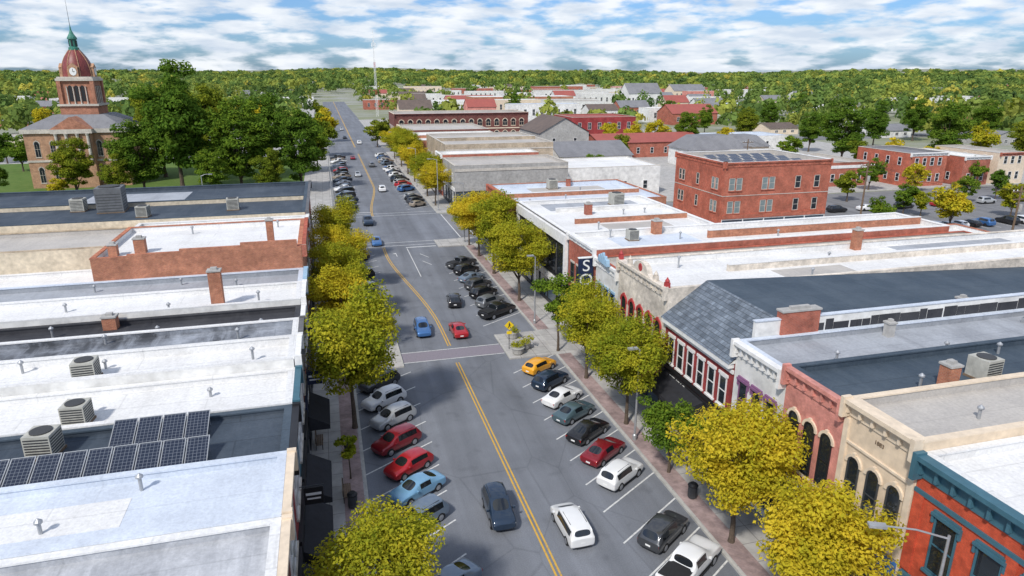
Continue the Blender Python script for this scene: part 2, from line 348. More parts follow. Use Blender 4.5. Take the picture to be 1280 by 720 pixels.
# ------------------------------------------------------------------ building kit
FR={'W':-math.pi/2,'E':math.pi/2,'S':0.,'N':math.pi}
class B: pass
def building(name,label,x0,x1,y0,y1,h,wm_,rm,par=.55,cop='stone',roofpart=True,cat='building',group=None,th=.3):
    b=B(); x0+=.012;x1-=.012;y0+=.012;y1-=.012
    b.x0,b.x1,b.y0,b.y1,b.h,b.top=x0,x1,y0,y1,h,h+par
    b.cx,b.cy=(x0+x1)/2,(y0+y1)/2; b.o=thing(name,label,cat,(b.cx,b.cy,0),0,group)
    X,Y=(x1-x0)/2,(y1-y0)/2; T=h+par; m=MB(); m2=MB()
    o=[(-X,-Y),(X,-Y),(X,Y),(-X,Y)]; i=[(-X+th,-Y+th),(X-th,-Y+th),(X-th,Y-th),(-X+th,Y-th)]
    for k in range(4):
        j=(k+1)%4
        m.face([(*o[k],-.05),(*o[j],-.05),(*o[j],T),(*o[k],T)])
        m2.face([(*i[j],h-.05),(*i[k],h-.05),(*i[k],T),(*i[j],T)])
        m.face([(*o[k],T),(*o[j],T),(*i[j],T),(*i[k],T)])
    m.build('wall',M[wm_],b.o)
    if roofpart:
        MB().face([(*i[0],h),(*i[1],h),(*i[2],h),(*i[3],h)]).build('roof',M[rm],b.o)
        if par>.1: m2.build('parapet_lining',M[rm],b.o)
    if cop:
        m=MB(); e=.05; t2=th+.05
        m.box(-X-e,X+e,-Y-.009,-Y+t2,T+.004,T+.09).box(-X-e,X+e,Y-t2,Y+.009,T+.004,T+.09).box(-X-e,-X+t2,-Y+t2,Y-t2,T+.004,T+.09).box(X-t2,X+e,-Y+t2,Y-t2,T+.004,T+.09)
        m.build('coping',M[cop],b.o)
    return b
def fpos(b,face,s,z,out=0.):
    X,Y=(b.x1-b.x0)/2,(b.y1-b.y0)/2
    return {'W':(-X-out,-s,z),'E':(X+out,s,z),'S':(s,-Y-out,z),'N':(-s,Y+out,z)}[face]
def flen(b,face): return (b.y1-b.y0) if face in 'WE' else (b.x1-b.x0)
def fput(m,name,mat,b,face,s,z,out=0.): return m.build(name,M[mat] if isinstance(mat,str) else mat,b.o,fpos(b,face,s,z,out),FR[face])
WC={}
def window(b,face,s,z,w_,h_,style='flat',frame='white',pane='glass',lint='stone',simple=False):
    key=(round(w_,2),round(h_,2),style,frame,pane,lint)
    if key not in WC:
        f=MB(); pn=MB(); l=MB(); si=MB(); a=w_/2; d=.07; t=.08
        if style=='arch':
            hs=h_-a; arc=[(a*math.cos(math.pi*k/10),hs+a*math.sin(math.pi*k/10)) for k in range(11)]
            pn.face([(-a,-.02,0),(a,-.02,0)]+[(x,-.02,zz) for x,zz in arc])
            for k in range(10):
                (xa,za),(xb,zb)=arc[k],arc[k+1]; q=1-t/a
                f.prism_y([(xa,za),(xb,zb),(xb*q,hs+(zb-hs)*q),(xa*q,hs+(za-hs)*q)],-d,.0)
                r1,r2=1.02,1.02+.15/a
                l.prism_y([(xa*r2,hs+(za-hs)*r2),(xb*r2,hs+(zb-hs)*r2),(xb*r1,hs+(zb-hs)*r1),(xa*r1,hs+(za-hs)*r1)],-.1,0)
            l.box(-.09,.09,-.14,-.0,h_+.02,h_+.24)
        else:
            hs=h_; pn.face([(-a,-.02,0),(a,-.02,0),(a,-.02,h_),(-a,-.02,h_)])
            f.box(-a,a,-d,0,h_-t,h_)
            if style=='hood': l.box(-a-.14,a+.14,-.18,0,h_+.02,h_+.16).box(-a-.08,a+.08,-.12,0,h_+.16,h_+.28).box(-a-.14,-a-.03,-.12,0,h_-.35,h_+.02).box(a+.03,a+.14,-.12,0,h_-.35,h_+.02)
            else: l.box(-a-.1,a+.1,-.08,0,h_+.01,h_+.2)
        f.box(-a,-a+t,-d,0,0,hs).box(a-t,a,-d,0,0,hs).box(-a+t,a-t,-d,0,0,t).box(-a+t,a-t,-d+.015,0,h_*.5-.03,h_*.5+.03)
        if w_>1.3: f.box(-.03,.03,-d+.012,0,t,h_*.5-.03).box(-.03,.03,-d+.012,0,h_*.5+.03,hs-t)
        si.box(-a-.1,a+.1,-.14,0,-.14,-.01)
        WC[key]=(f.mesh('window',M[frame]),pn.mesh('pane',M[pane]),l.mesh('lintel',M[lint]),si.mesh('sill',M[lint]))
    me=WC[key]; o=link('window',me[0],b.o,fpos(b,face,s,z),FR[face]); link('pane',me[1],o)
    if not simple: link('lintel',me[2],o); link('sill',me[3],o)
    return o
def windows(b,face,n,z,w_,h_,m0=.8,**k):
    L=flen(b,face); 
    for i in range(n): window(b,face,-L/2+m0+(L-2*m0)*(i+.5)/n,z,w_,h_,**k)
def cornice(b,face,mat,ht=.9,dep=.4,z=None,br=1.0):
    L=flen(b,face)/2-.01; z=b.top if z is None else z; m=MB()
    m.box(-L,L,-dep,.0,z-.12,z+.1).box(-L,L,-dep*.7,-.001,z-.26,z-.121).box(-L,L,-.08,-.001,z-ht,z-.261)
    n=max(3,int(2*L/br)); 
    for i in range(n):
        x=-L+.25+(2*L-.5)*i/(n-1); m.box(x-.07,x+.07,-dep*.6,-.08,z-ht*.8,z-.261)
    m.box(-L-.004,-L+.22,-dep-.06,-.001,z-ht-.1,z+.2).box(L-.22,L+.004,-dep-.06,-.001,z-ht-.1,z+.2)
    return fput(m,'cornice',mat,b,face,0,0)
def band(b,face,mat,z0,z1,out=.06,name='band'):
    L=flen(b,face)/2-.02; return fput(MB().box(-L,L,-out,-.001,z0,z1),name,mat,b,face,0,0)
def storefront(b,face,frame='black',sign='black',bays=3):
    L=flen(b,face)/2-.15; f=MB(); f.box(-L,L,-.12,-.001,3.35,3.5).box(-L,L,-.14,-.001,.1,.55)
    wd=2*L/bays; dd=bays//2
    for i in range(bays+1):
        x=-L+i*wd; f.box(max(x-.08,-L),min(x+.08,L),-.13,-.002,.55,3.35)
    fput(f,'storefront',frame,b,face,0,0)
    for i in range(bays):
        x0,x1=-L+i*wd+.08,-L+(i+1)*wd-.08
        fput(MB().face([(x0,-.03,.55),(x1,-.03,.55),(x1,-.03,3.35),(x0,-.03,3.35)]),'display_window','glassblue',b,face,0,0)
    d=fput(MB().box(-.5,.5,-.165,-.145,.14,2.4),'door','darkmetal',b,face,-L+(dd+.5)*wd,0)
    MB().box(.34,.38,-.24,-.166,1.0,1.4).build('handle',M['metal'],d)
    fput(MB().box(-L,L,-.2,-.002,3.52,4.2),'sign_board',sign,b,face,0,0)
def awning(b,face,mat,s,wd,z=3.4,dep=1.6,dr=.8,vz=.3):
    a=wd/2; m=MB()
    m.face([(-a,-.21,z),(-a,-dep,z-dr),(a,-dep,z-dr),(a,-.21,z)]).face([(-a,-dep,z-dr),(-a,-dep,z-dr-vz),(a,-dep,z-dr-vz),(a,-dep,z-dr)])
    m.face([(-a,-.21,z),(-a,-.21,z-dr-vz),(-a,-dep,z-dr-vz),(-a,-dep,z-dr)]).face([(a,-.21,z),(a,-dep,z-dr),(a,-dep,z-dr-vz),(a,-.21,z-dr-vz)])
    return fput(m,'awning',mat,b,face,s,0)
def text(s,size,mat,parent,loc,rot,name='lettering',sx=1.0):
    c=bpy.data.curves.new(name,'FONT'); c.body=s; c.size=size; c.extrude=.012; c.align_x='CENTER'; c.align_y='CENTER'
    t=bpy.data.objects.new(name,c); col.objects.link(t); dg=bpy.context.evaluated_depsgraph_get()
    me=bpy.data.meshes.new_from_object(t.evaluated_get(dg)); bpy.data.objects.remove(t); me.materials.clear(); me.materials.append(M[mat])
    o=link(name,me,parent,loc); o.rotation_euler=rot; o.scale=(sx,1,1); return o
def ftext(b,face,s_,size,mat,s,z,out,sx=1.): return text(s_,size,mat,b.o,fpos(b,face,s,z,out),(R(90),0,FR[face]),sx=sx)
def chimney(b,x,y,z0,w_,d,ht,mat='brick_orange',cap='conc'):
    x-=b.cx; y-=b.cy; o=MB().box(x-w_/2,x+w_/2,y-d/2,y+d/2,z0-.02,z0+ht).build('chimney',M[mat],b.o)
    MB().box(x-w_/2-.06,x+w_/2+.06,y-d/2-.06,y+d/2+.06,z0+ht+.003,z0+ht+.12).box(x-w_/4,x+w_/4,y-d/4,y+d/4,z0+ht+.12,z0+ht+.3).build('cap',M[cap],o)
def gable(b,rm,rise,along='y',eave=.4,wall=None):
    X,Y=(b.x1-b.x0)/2,(b.y1-b.y0)/2; z=b.top; m=MB()
    if along=='y':
        m.face([(-X-eave,-Y-eave,z-.1),(0,-Y-eave,z+rise),(0,Y+eave,z+rise),(-X-eave,Y+eave,z-.1)][::-1]).face([(X+eave,-Y-eave,z-.1),(0,-Y-eave,z+rise),(0,Y+eave,z+rise),(X+eave,Y+eave,z-.1)])
        ws=[[(-X,yy,z-.02),(X,yy,z-.02),(0,yy,z+rise-.12)] for yy in (-Y,Y)]
    else:
        m.face([(-X-eave,-Y-eave,z-.1),(X+eave,-Y-eave,z-.1),(X+eave,0,z+rise),(-X-eave,0,z+rise)]).face([(-X-eave,Y+eave,z-.1),(X+eave,Y+eave,z-.1),(X+eave,0,z+rise),(-X-eave,0,z+rise)][::-1])
        ws=[[(xx,-Y,z-.02),(xx,Y,z-.02),(xx,0,z+rise-.12)] for xx in (-X,X)]
    m.build('roof',M[rm],b.o)
    if wall:
        for q in ws: MB().face(q).build('gable',M[wall],b.o)
def hip(b,rm,rise,k=.55,eave=.5):
    X,Y=(b.x1-b.x0)/2+eave,(b.y1-b.y0)/2+eave; z=b.top; m=MB(); q=min(X,Y)*k*1.0; a=[(-X,-Y,z),(X,-Y,z),(X,Y,z),(-X,Y,z)]; c=[(-X+q,-Y+q,z+rise),(X-q,-Y+q,z+rise),(X-q,Y-q,z+rise),(-X+q,Y-q,z+rise)]
    for i in range(4): m.face([a[i],a[(i+1)%4],c[(i+1)%4],c[i]])
    m.face(c); m.face(a[::-1]); m.build('roof',M[rm],b.o)
def ridge(b,y,mat,ht=.7,x0=None,x1=None,cop='r_white'):      # low party wall crossing a roof
    x0=(b.x0 if x0 is None else x0)-b.cx+.32; x1=(b.x1 if x1 is None else x1)-b.cx-.32; yy=y-b.cy
    MB().box(x0,x1,yy-.16,yy+.16,b.h-.02,b.h+ht).build('party_wall',M[mat],b.o); MB().box(x0+.01,x1-.01,yy-.2,yy+.2,b.h+ht+.004,b.h+ht+.08).build('coping',M[cop],b.o)
def rpatch(b,x0,x1,y0,y1,mat,k=1):
    MB().box(x0-b.cx,x1-b.cx,y0-b.cy,y1-b.cy,b.h-.01,b.h+.012*k).build('roof_patch',M[mat],b.o)
# ------------------------------------------------------------------ left row
XL=-2.8
def leftb(label,y0,y1,h,wm_,rm,par=.5,cop='stone',x0=-48,nwin=3,awn=None,corn=None,style='flat',frame='white',sign='black',front=None):
    b=building('shop_building',label,x0,XL-.06,y0,y1,h-par,wm_,rm,par,cop)
    L=(y1-y0)/2-.05; fput(MB().box(-L,L,-.06,.0,.1,h-.02),'front_wall',front or wm_,b,'E',0,0); b.x1+=.06; b.x0-=.06
    n=max(2,nwin); windows(b,'E',n,5.0,1.05,2.1,style=style,frame=frame)
    storefront(b,'E','darkmetal',sign,3 if y1-y0>5 else 2)
    if corn: cornice(b,'E',corn,.8,.35)
    if awn: awning(b,'E',awn,0,(y1-y0)*.85)
    b.x1-=.06; b.x0+=.06
    return b
lb={}
lb['A1']=leftb('long shop at the bottom left corner with a speckled grey roof',11,24.6,9.2,'grey','r_grey',.3,'r_white',corn='cream',front='brick_red')
lb['A2']=leftb('narrow shop roofed in bluish white coating just before the solar panels',24.6,29.6,9.3,'whitewall','r_bluewhite',.3,'r_bluewhite',awn='blackcloth',corn='cream',front='brick_dark')
lb['B']=leftb('shop with a dark blue roof carrying two rows of solar panels',29.6,35.2,8.9,'darkgrey','r_navy',.2,'r_slate',awn='blackcloth',corn='black',front='brick_maroon')
lb['C1']=leftb('white roofed shop just behind the solar panels with rooftop air conditioners',35.2,40.0,9.0,'whitewall','r_white',.3,'r_white',awn='blackcloth',corn='teal',front='teal')
lb['C2']=leftb('white roofed shop with a raised white parapet two roofs behind the solar panels',40.0,44.1,9.6,'whitewall','r_white',.5,'r_white',corn='white',front='darkgrey')
lb['D']=leftb('shop with a silver and black patched tar roof on the left row',44.1,48.9,9.1,'whitewall','r_patch',.35,'r_white',awn='blackcloth',corn='darkgrey',sign='navy',front='brick_dark')
lb['E']=leftb('shop with a plain black tar roof on the left row',48.9,53,8.7,'grey','r_black',.3,'r_black',corn='white',front='brick_red')
lb['F1']=leftb('white roofed shop with a tall brick chimney on the left row',53,58,9.2,'whitewall','r_white',.35,'r_white',corn='white')
lb['F2']=leftb('blue grey roofed shop in front of the tall red brick end wall',58,63,9.0,'whitewall','r_silver',.4,'r_bluewhite',corn='lightblue',front='grey')
lb['G']=leftb('tall left side shop with a weathered red brick end wall and white roof',63,76,11.0,'brick_orange','r_white',.45,'brick_orange',x0=-20,corn='brick_red',nwin=4)
lb['H0']=building('shop_building','low white walled rear building left of the red brick end wall',-48,-20,63,71,7.8,'whitewall','r_white',.3,'r_white')
lb['H']=building('shop_building','beige walled rear building behind the low white one at left edge',-48,-20,71,80,9.8,'beige','r_tan',.4,'brick_tan')
lb['I']=leftb('corner shop with a black blue roof facing the courthouse square',80,103.5,11.0,'beige','r_navy',.4,'r_slate',corn='darkgrey',nwin=6,front='brick_red')
lb['G2']=leftb('shop with a white roof between the brick end wall and the corner shop',76,80,10.6,'beige','r_white',.3,'r_white',x0=-20,corn='white',nwin=2,front='brick_tan')
m=MB(); b=lb['G']
for i,(x0,x1,z) in enumerate(((-17.15,-13,.15),(-13,-8,.35),(-8,-3.2,.6))): m.box(x0-b.cx,x1-b.cx,b.y0-b.cy-.008,b.y0-b.cy+.3,b.top+.1,b.top+z+.1)
m.build('stepped_parapet',M['brick_orange'],b.o)
ridge(lb['I'],91,'beige',.5,cop='r_slate'); rpatch(lb['I'],-30,-18,94,101,'r_silver'); rpatch(lb['C2'],-30,-22,41,43,'r_tan'); rpatch(lb['A2'],-14,-9,26,28,'r_white')
def roofpt(u,v,z): 
    p=P(u,v,z); return p[0],p[1]
for u,v,k,w_,d,ht in ((272,388,'F1',.9,.7,2.9),(155,392,'E',.9,.8,.9),(177,316,'G',.9,.8,1.3),(143,320,'G',.7,.7,1.),(340,310,'G',.6,.6,2.6)):
    b=lb[k]; x,y=roofpt(u,v,b.h); y=min(max(y,b.y0+.8),b.y1-.8); x=min(max(x,b.x0+.8),b.x1-.8); chimney(b,x,y,b.h,w_,d,ht)
ftext(lb['D'],'E','THRE',.75,'signwhite',.2,3.86,.28)
# hanging signs on the left pavement
for y,z,mt,lab in ((33.0,4.6,'black','black hanging sign over the left pavement beside the solar panel shop'),(46.5,5.4,'navy','navy hanging sign over the left pavement beside the patched roof shop')):
    t=thing('hanging_sign',lab,'sign',(XL,y,z)); MB().box(.25,1.25,-.05,.05,-.5,.5).build('sign_panel',M[mt],t); MB().tube((0.01,0,.6),(1.3,0,.6),.025).tube((.4,0,.6),(.4,0,.5),.015).tube((1.1,0,.6),(1.1,0,.5),.015).build('bracket',M['darkmetal'],t)
    MB().box(.4,1.1,-.058,-.051,-.2,-.1).box(.35,1.15,-.058,-.051,.05,.2).build('emblem',M['signwhite'],t)
# ------------------------------------------------------------------ right row
XR=24.2
def rightb(label,y0,y1,top,wm_,rm,x1,par=.6,cop='stone'):
    return building('shop_building',label,XR,x1,y0,y1,top-par,wm_,rm,par,cop)
rb={}
b=rb['R1']=rightb('scarlet brick shop with teal window frames at bottom right',7,20.8,10.1,'brick_scarlet','r_white',62,.4,'r_white')
windows(b,'W',6,5.1,1.15,2.7,style='hood',frame='teal',lint='teal'); cornice(b,'W','teal',1.0,.5,br=.8); storefront(b,'W','teal','teal',5); band(b,'W','teal',8.3,8.5,.1)
for s in (-6.6,-2.2,2.2,6.6): fput(MB().box(-.25,.25,-.09,-.001,4.3,8.29),'pilaster','brick_scarlet',b,'W',s,0)
b=rb['R2']=rightb('tan stone fronted shop with the year on its cornice',20.8,25.4,10.6,'tan','r_tan',62,.45,'cream')
windows(b,'W',3,5.0,.8,2.8,.35,style='arch',frame='darkmetal',lint='cream'); cornice(b,'W','cream',.8,.45,br=.7); storefront(b,'W','darkmetal','blue',3); band(b,'W','cream',4.4,4.6,.12)
ftext(b,'W','1883',.3,'wood',0,9.25,.02)
for s in (-2.1,2.1): fput(MB().box(-.16,.16,-.12,-.001,4.62,9.6),'pilaster','cream',b,'W',s,0)
band(b,'W','cream',8.35,8.47,.1)
b=rb['R3']=rightb('rose painted brick shop with tall arched dark windows',25.4,30.1,10.3,'brick_pink','r_slate',62,.35,'r_slate')
windows(b,'W',3,4.8,.85,3.2,.35,style='arch',frame='black',lint='cream'); cornice(b,'W','brick_pink',.9,.38,br=.6); storefront(b,'W','black','black',3); awning(b,'W','blackcloth',0,4.2,3.5,1.5,.7)
ftext(b,'W','EMBASSY',.62,'signwhite',.1,4.0,.21); ftext(b,'W','COFFEE',.5,'signwhite',.1,3.5,.3)
b=rb['R4']=rightb('white fronted shop with purple window hoods beside the maroon shop',30.1,35.1,9.9,'whitewall','r_silver',62,.35,'r_bluewhite')
windows(b,'W',3,5.0,.9,2.5,.4,style='hood',frame='mauve',lint='mauve'); cornice(b,'W','white',.9,.45,br=.55); storefront(b,'W','white','mauve',3); awning(b,'W','blackcloth',0,4.4)
b=rb['R5']=rightb('maroon brick shop with slate mansard roof and white framed windows',35.1,44.5,8.3,'brick_maroon','r_slate',66,.02,None)
windows(b,'W',6,4.9,.9,2.1,.4,style='flat',frame='white',lint='white',pane='glass'); band(b,'W','white',7.55,7.8,.12,'eave_board'); fput(MB().box(-4.6,4.6,-.45,-.001,7.95,8.3),'cornice','white',b,'W',0,0); band(b,'W','black',4.3,4.6,.1)
storefront(b,'W','black','black',4); awning(b,'W','blackcloth',-1.2,5.8,4.1,2.0,.5,.35); ftext(b,'W','STUDIO',.7,'signwhite',-2,3.87,.23)
X,Y=(b.x1-b.x0)/2,(b.y1-b.y0)/2
MB().face([(-X-.5,Y,8.31),(-X-.5,-Y,8.31),(-X+3.2,-Y,10.9),(-X+3.2,Y,10.9)]).face([(-X-.5,Y,8.31),(-X+3.2,Y,10.9),(-X+3.2,Y,8.2),(-X-.5,Y,8.2)]).build('mansard_roof',M['slate'],b.o)
MB().face([(-X+3.2,-Y+.3,10.9),(X,-Y+.3,9.4),(X,Y,9.4),(-X+3.2,Y,10.9)]).face([(X,-Y+.3,9.4),(X,-Y+.3,8),(X,Y,8),(X,Y,9.4)]).face([(-X+3.2,Y,10.9),(X,Y,9.4),(X,Y,8),(-X+3.2,Y,8)]).build('upper_roof',M['r_slate'],b.o)
m=MB(); m.box(-X+1.2,X,-Y,-Y+.28,8.2,11.0); m.face([(-X-.4,-Y,8.3),(-X+1.2,-Y,8.3),(-X+1.2,-Y,9.5)]); m.build('fire_wall',M['whitewall'],b.o)
m=MB(); x=-X+5.2
while x<X-1:
    wd=rnd.uniform(.5,2.4); m.box(x,x+wd,-Y-.012,-Y-.001,9.4,10.45+rnd.uniform(0,.35)); x+=wd+rnd.choice((.02,.04,.12))
m.build('tar_patches',M['r_black'],b.o)
MB().box(-X+1.15,X,-Y-.05,-Y+.33,11.004,11.07).build('coping',M['r_bluewhite'],b.o)
chimney(b,b.x0+4.4,b.y0+.15,9.0,2.8,.6,2.5,'brick_red')
b=rb['R6']=rightb('cream brick shop with ornate red trimmed parapet',44.5,53.6,10.4,'brick_cream','r_white',70,.5,'brick_cream')
windows(b,'W',5,5.0,1.05,2.5,.5,style='arch',frame='redtrim',lint='redtrim'); cornice(b,'W','brick_cream',.8,.3,br=.7); storefront(b,'W','darkmetal','redtrim',4); awning(b,'W','redtrim',2.4,3.2); awning(b,'W','blackcloth',-2.2,3.6)
arc=[(-1.9,0)]+[(-1.3*math.cos(math.pi*k/12),.25+.7*math.sin(math.pi*k/12)) for k in range(13)]+[(1.9,0)]
o=fput(MB().prism_y(arc[::-1],-.2,.25),'pediment','brick_cream',b,'W',0,b.top+.1); MB().lathe([(.01,-.21),(.3,-.24),(.34,-.2)],(0,0,.45),14,'y').build('medallion',M['redtrim'],o)
for s in (-4.3,-2.4,2.4,4.3): fput(MB().box(-.18,.18,-.18,.18,0,.4).lathe([(.16,.4),(.2,.52),(.1,.66),(.03,.8)],(0,0,0),8),'finial','redtrim' if abs(s)>4 else 'brick_cream',b,'W',s,b.top+.1)
ridge(b,49.4,'brick_cream',.55,x0=32); rpatch(b,36,43,46,48.6,'r_tan'); rpatch(b,52,66,50.3,53,'r_silver')
b=rb['R7']=rightb('low white theatre front with a blue scalloped marquee',53.6,59,9.2,'whitewall','r_tan',68,.45,'brick_red')
windows(b,'W',3,5.0,1.0,1.9,.5,frame='blue',lint='lightblue'); cornice(b,'W','white',.7,.3); storefront(b,'W','blue','blue',3)
m=MB()
for k in range(5):
    a0=(k-2)*.52; m.prism_y([(a0+.24*math.cos(t*math.pi/6),.0+.8*math.sin(t*math.pi/6)*(1.3-.25*abs(k-2))) for t in range(7)],-.45-.04*k,-.3)
fput(m,'marquee_crest','lightblue',b,'W',0,9.35); fput(MB().box(-2.2,2.2,-1.6,-.21,3.6,4.5),'marquee','blue',b,'W',0,0)
rpatch(b,44,56,54.5,58,'r_white')
b=rb['R8']=rightb('dark red brick shop with the tall blue upright sign',59,66.8,9.9,'brick_red','r_white',66,.5,'white')
windows(b,'W',4,5.0,1.0,2.0,.5,frame='darkmetal',lint='stone'); cornice(b,'W','white',.6,.3); storefront(b,'W','darkmetal','darkgrey',3)
ridge(b,62.8,'brick_orange',.8,x0=38); rpatch(b,28,37,60,65.5,'r_bluewhite'); rpatch(b,48,60,63.6,66,'r_silver')
b=rb['R9']=rightb('modern black and white fronted store with wide framed windows',66.8,87,9.7,'darkgrey','r_white',42,.4,'white')
fput(MB().box(-9.9,9.9,-.35,-.001,8.4,9.5).box(-9.9,-9.3,-.35,-.001,3.2,8.4).box(9.3,9.9,-.35,-.001,3.2,8.4).box(-9.3,9.3,-.35,-.001,3.2,4.0),'white_frame','white',b,'W',0,0)
for i in range(6): window(b,'W',-7.6+i*3.05,4.4,2.6,3.5,frame='black',lint='black')
storefront(b,'W','black','black',6)
ridge(b,73.5,'brick_orange',.6,x0=27); ridge(b,80.5,'whitewall',.5,x0=27); rpatch(b,27,40,81.5,86.2,'r_silver'); rpatch(b,30,38,68,72.5,'r_tan')
b=rb['R10']=rightb('brick corner store with whitish roof before the crossroads on the right',87,104.5,9.3,'brick_orange','r_bluewhite',46,.6,'brick_orange')
windows(b,'W',6,5.0,1.1,2.0,1,frame='white'); cornice(b,'W','brick_red',.8,.35); storefront(b,'W','darkmetal','black',5); awning(b,'W','navy',2,8)
ridge(b,95.5,'brick_orange',.6); rpatch(b,30,42,97,103,'r_tan')
b=building('shop_building','rear brick annex with a pale roof behind the upright sign shop',66.5,78,57,69,6.9,'brick_orange','r_white',.5,'brick_orange')
b=building('shop_building','rear maroon walled annex beside the alley on the right',70.3,82,37,56.8,7.2,'brick_maroon','r_white',.5,'r_white')
b=building('shop_building','low rear brick building behind the black and white store',42.3,57,69,82,3.9,'brick_orange','r_bluewhite',.5,'brick_red'); rb['an']=b
# upright sign
t=thing('upright_sign','dark blue upright sign lettered in white on the dark red brick shop','sign',(XR-.02,59.4,4.9))
MB().box(-1.6,-.15,-.15,.15,.1,4.2).build('sign_cabinet',M['navy'],t); MB().box(-1.66,-.1,-.17,.17,4.204,4.3).box(-1.66,-.1,-.17,.17,0,.096).build('sign_trim',M['signwhite'],t); MB().box(-.15,0,-.05,.05,.6,.7).box(-.15,0,-.05,.05,3.4,3.5).build('bracket',M['darkmetal'],t)
for i,ch in enumerate('SO'): text(ch,1.6,'signwhite',t,(-.88,-.17,3.42-i*1.38),(R(90),0,0),'letter',1.12)
for k,u,v,w_,ht,mt in (('R3',1198,492,.7,1.3,'brick_orange'),('R4',1110,420,.5,.9,'conc'),('R8',795,280,.9,1.4,'brick_orange'),('R9',735,268,.8,1.3,'brick_red'),('R6',1033,300,.7,1.9,'brick_orange'),('R7',870,340,.6,1.0,'brick_red'),('R10',700,228,.6,1.2,'brick_red'),('R5',1215,425,.6,2.6,'brick_orange')):
    b=rb[k]; x,y=roofpt(u,v,b.h); x=min(max(x,b.x0+.8),b.x1-.8); y=min(max(y,b.y0+.7),b.y1-.7); chimney(b,x,y,b.h,w_,w_,ht,mt)
# red brick corner block with solar roof
b=rb['RED']=building('office_building','large red brick two storey block with solar panels on its roof',60.6,80.4,96,112,11.7,'brick_block','r_tan',.8,'white')
for z in (8.1,4.4):
    for s in (-8.4,-7.1,-2.4,-1.1,3.8,7.4): window(b,'S',s,z,1.05,2.0,frame='stone',pane='curtain' if s<0 else 'glass',lint='brick_block')
    for s in (-6,-4.9,0,4.9,6): window(b,'W',s,z,.85,1.9,frame='stone',pane='curtain' if s>0 else 'glass',lint='brick_block')
cornice(b,'S','brick_block',.7,.25); cornice(b,'W','brick_block',.7,.25); band(b,'S','stone',7.2,7.3); band(b,'W','stone',7.2,7.3); storefront(b,'S','white','brick_block',5)
# ------------------------------------------------------------------ block beyond the crossroads, right
def rich(label,x0,x1,y0,y1,h,wm_,rm,face=('W','S'),rows=(1.2,5.0),n=4,cop='stone',par=.5,cat='building',name='shop_building',win=True,frame='white',ww=1.1,wh=1.9,group=None):
    b=building(name,label,x0,x1,y0,y1,h-par,wm_,rm,par,cop,cat=cat,group=group)
    if win:
        for fc in face:
            for z in rows:
                if z+wh<h-.4: windows(b,fc,n,z,ww,wh,1,frame=frame,simple=True)
    return b
b=rich('grey concrete fronted corner store just past the crossroads on the right',XR,48,134,148,8.6,'grey','r_tan',('W',),n=4); band(b,'S','stone',7.4,7.9,.1); storefront(b,'W','darkmetal','white',4); storefront(b,'S','darkmetal','grey',6)
b=rich('tan blank walled tall store second past the crossroads',XR+2,52,156,186,10.6,'brick_tan','r_tan',('W',),n=5); band(b,'S','stone',9.2,9.5,.08); windows(b,'S',4,6,1.0,1.5,2,simple=True); ridge(b,170,'brick_tan',.8)
b=rich('narrow brick shop between grey corner store and tan store',XR,46,148.2,155.6,9.2,'brick_red','r_white',('W',),n=3); cornice(b,'W','white',.7,.4)
b=rich('long brick shop row with white roof before the arcaded brick building',XR,50,187,214,8.8,'brick_orange','r_white',('W','S'),n=6); cornice(b,'W','cream',.7,.4); ridge(b,200,'brick_orange',.8)
b=rich('dark brick shop just before second crossroads on the right',XR,50,214.5,240,9.4,'brick_dark','r_tan',('W','S'),n=5); cornice(b,'W','cream',.7,.4)
b=rich('long dark brick arcaded building with two rows of arched windows',XR+1.4,78,266,288,11.4,'brick_dark','r_tan',('W',),n=5,cop='cream',par=.8); rb['ARC']=b
windows(b,'S',15,6.6,1.9,2.7,1,style='arch',frame='cream',lint='cream'); windows(b,'S',15,2.0,1.9,2.8,1,style='arch',frame='cream',lint='cream'); cornice(b,'S','brick_dark',.9,.5,br=1.5); band(b,'S','cream',5.5,5.9,.12)
b=rich('grey gabled barn like hall right of the tan store',64,80,205,228,8.5,'grey','r_brown',('S',),n=2,cop=None,par=.02); gable(b,'r_brown',4.5,'y',wall='grey')
b=rich('white gabled hall behind the green street trees past the crossroads',58,78,168,186,5.6,'whitewall','r_greyshingle',('S','W'),n=4,cop=None,par=.02,rows=(1.6,)); gable(b,'r_greyshingle',3.,'x',wall='whitewall')
b=rich('low white flat roofed store behind the grey corner store',50,72,140,158,6.4,'whitewall','r_white',('S',),n=4,rows=(1.4,)); 
b=rich('pink and white two storey shop right of the red brick block',94,105,133,148,8.4,'brick_pink','r_white',('S','W'),n=4); cornice(b,'S','white',.9,.4); band(b,'S','white',4.2,4.7,.1)
b=rich('low red brick store with white sign band across the parking lot',114,126,138,156,5.8,'brick_red','r_tan',('S','W'),n=4,rows=(1.2,)); band(b,'S','white',4.4,5.1,.1)
b=rich('two storey red brick house like shop at far right across the lot',133,144,133,150,8.0,'brick_block','r_greyshingle',('S','W'),n=4); cornice(b,'S','white',.7,.4)
b=rich('small brick shop second from the right picture edge across the lot',147,155,131,150,7.0,'brick_red','r_white',('S','W'),n=3); cornice(b,'S','white',.7,.4)
b=rich('cream shop at the right picture edge across the lot',157.5,166,131,150,7.6,'cream','r_tan',('S','W'),n=3); cornice(b,'S','brick_red',.7,.4)
b=rich('grey hip roofed house above the solar roof block',100,118,176,190,5.2,'whitewall','r_greyshingle',('S',),n=3,cop=None,par=.02,rows=(1.4,),name='house',cat='house'); hip(b,'r_greyshingle',3.6)
b=rich('small grey hip roofed house beside the larger hip roofed one',121,132,186,198,4.6,'cream','r_greyshingle',('S',),n=3,cop=None,par=.02,rows=(1.4,),name='house',cat='house'); hip(b,'r_greyshingle',3.2)
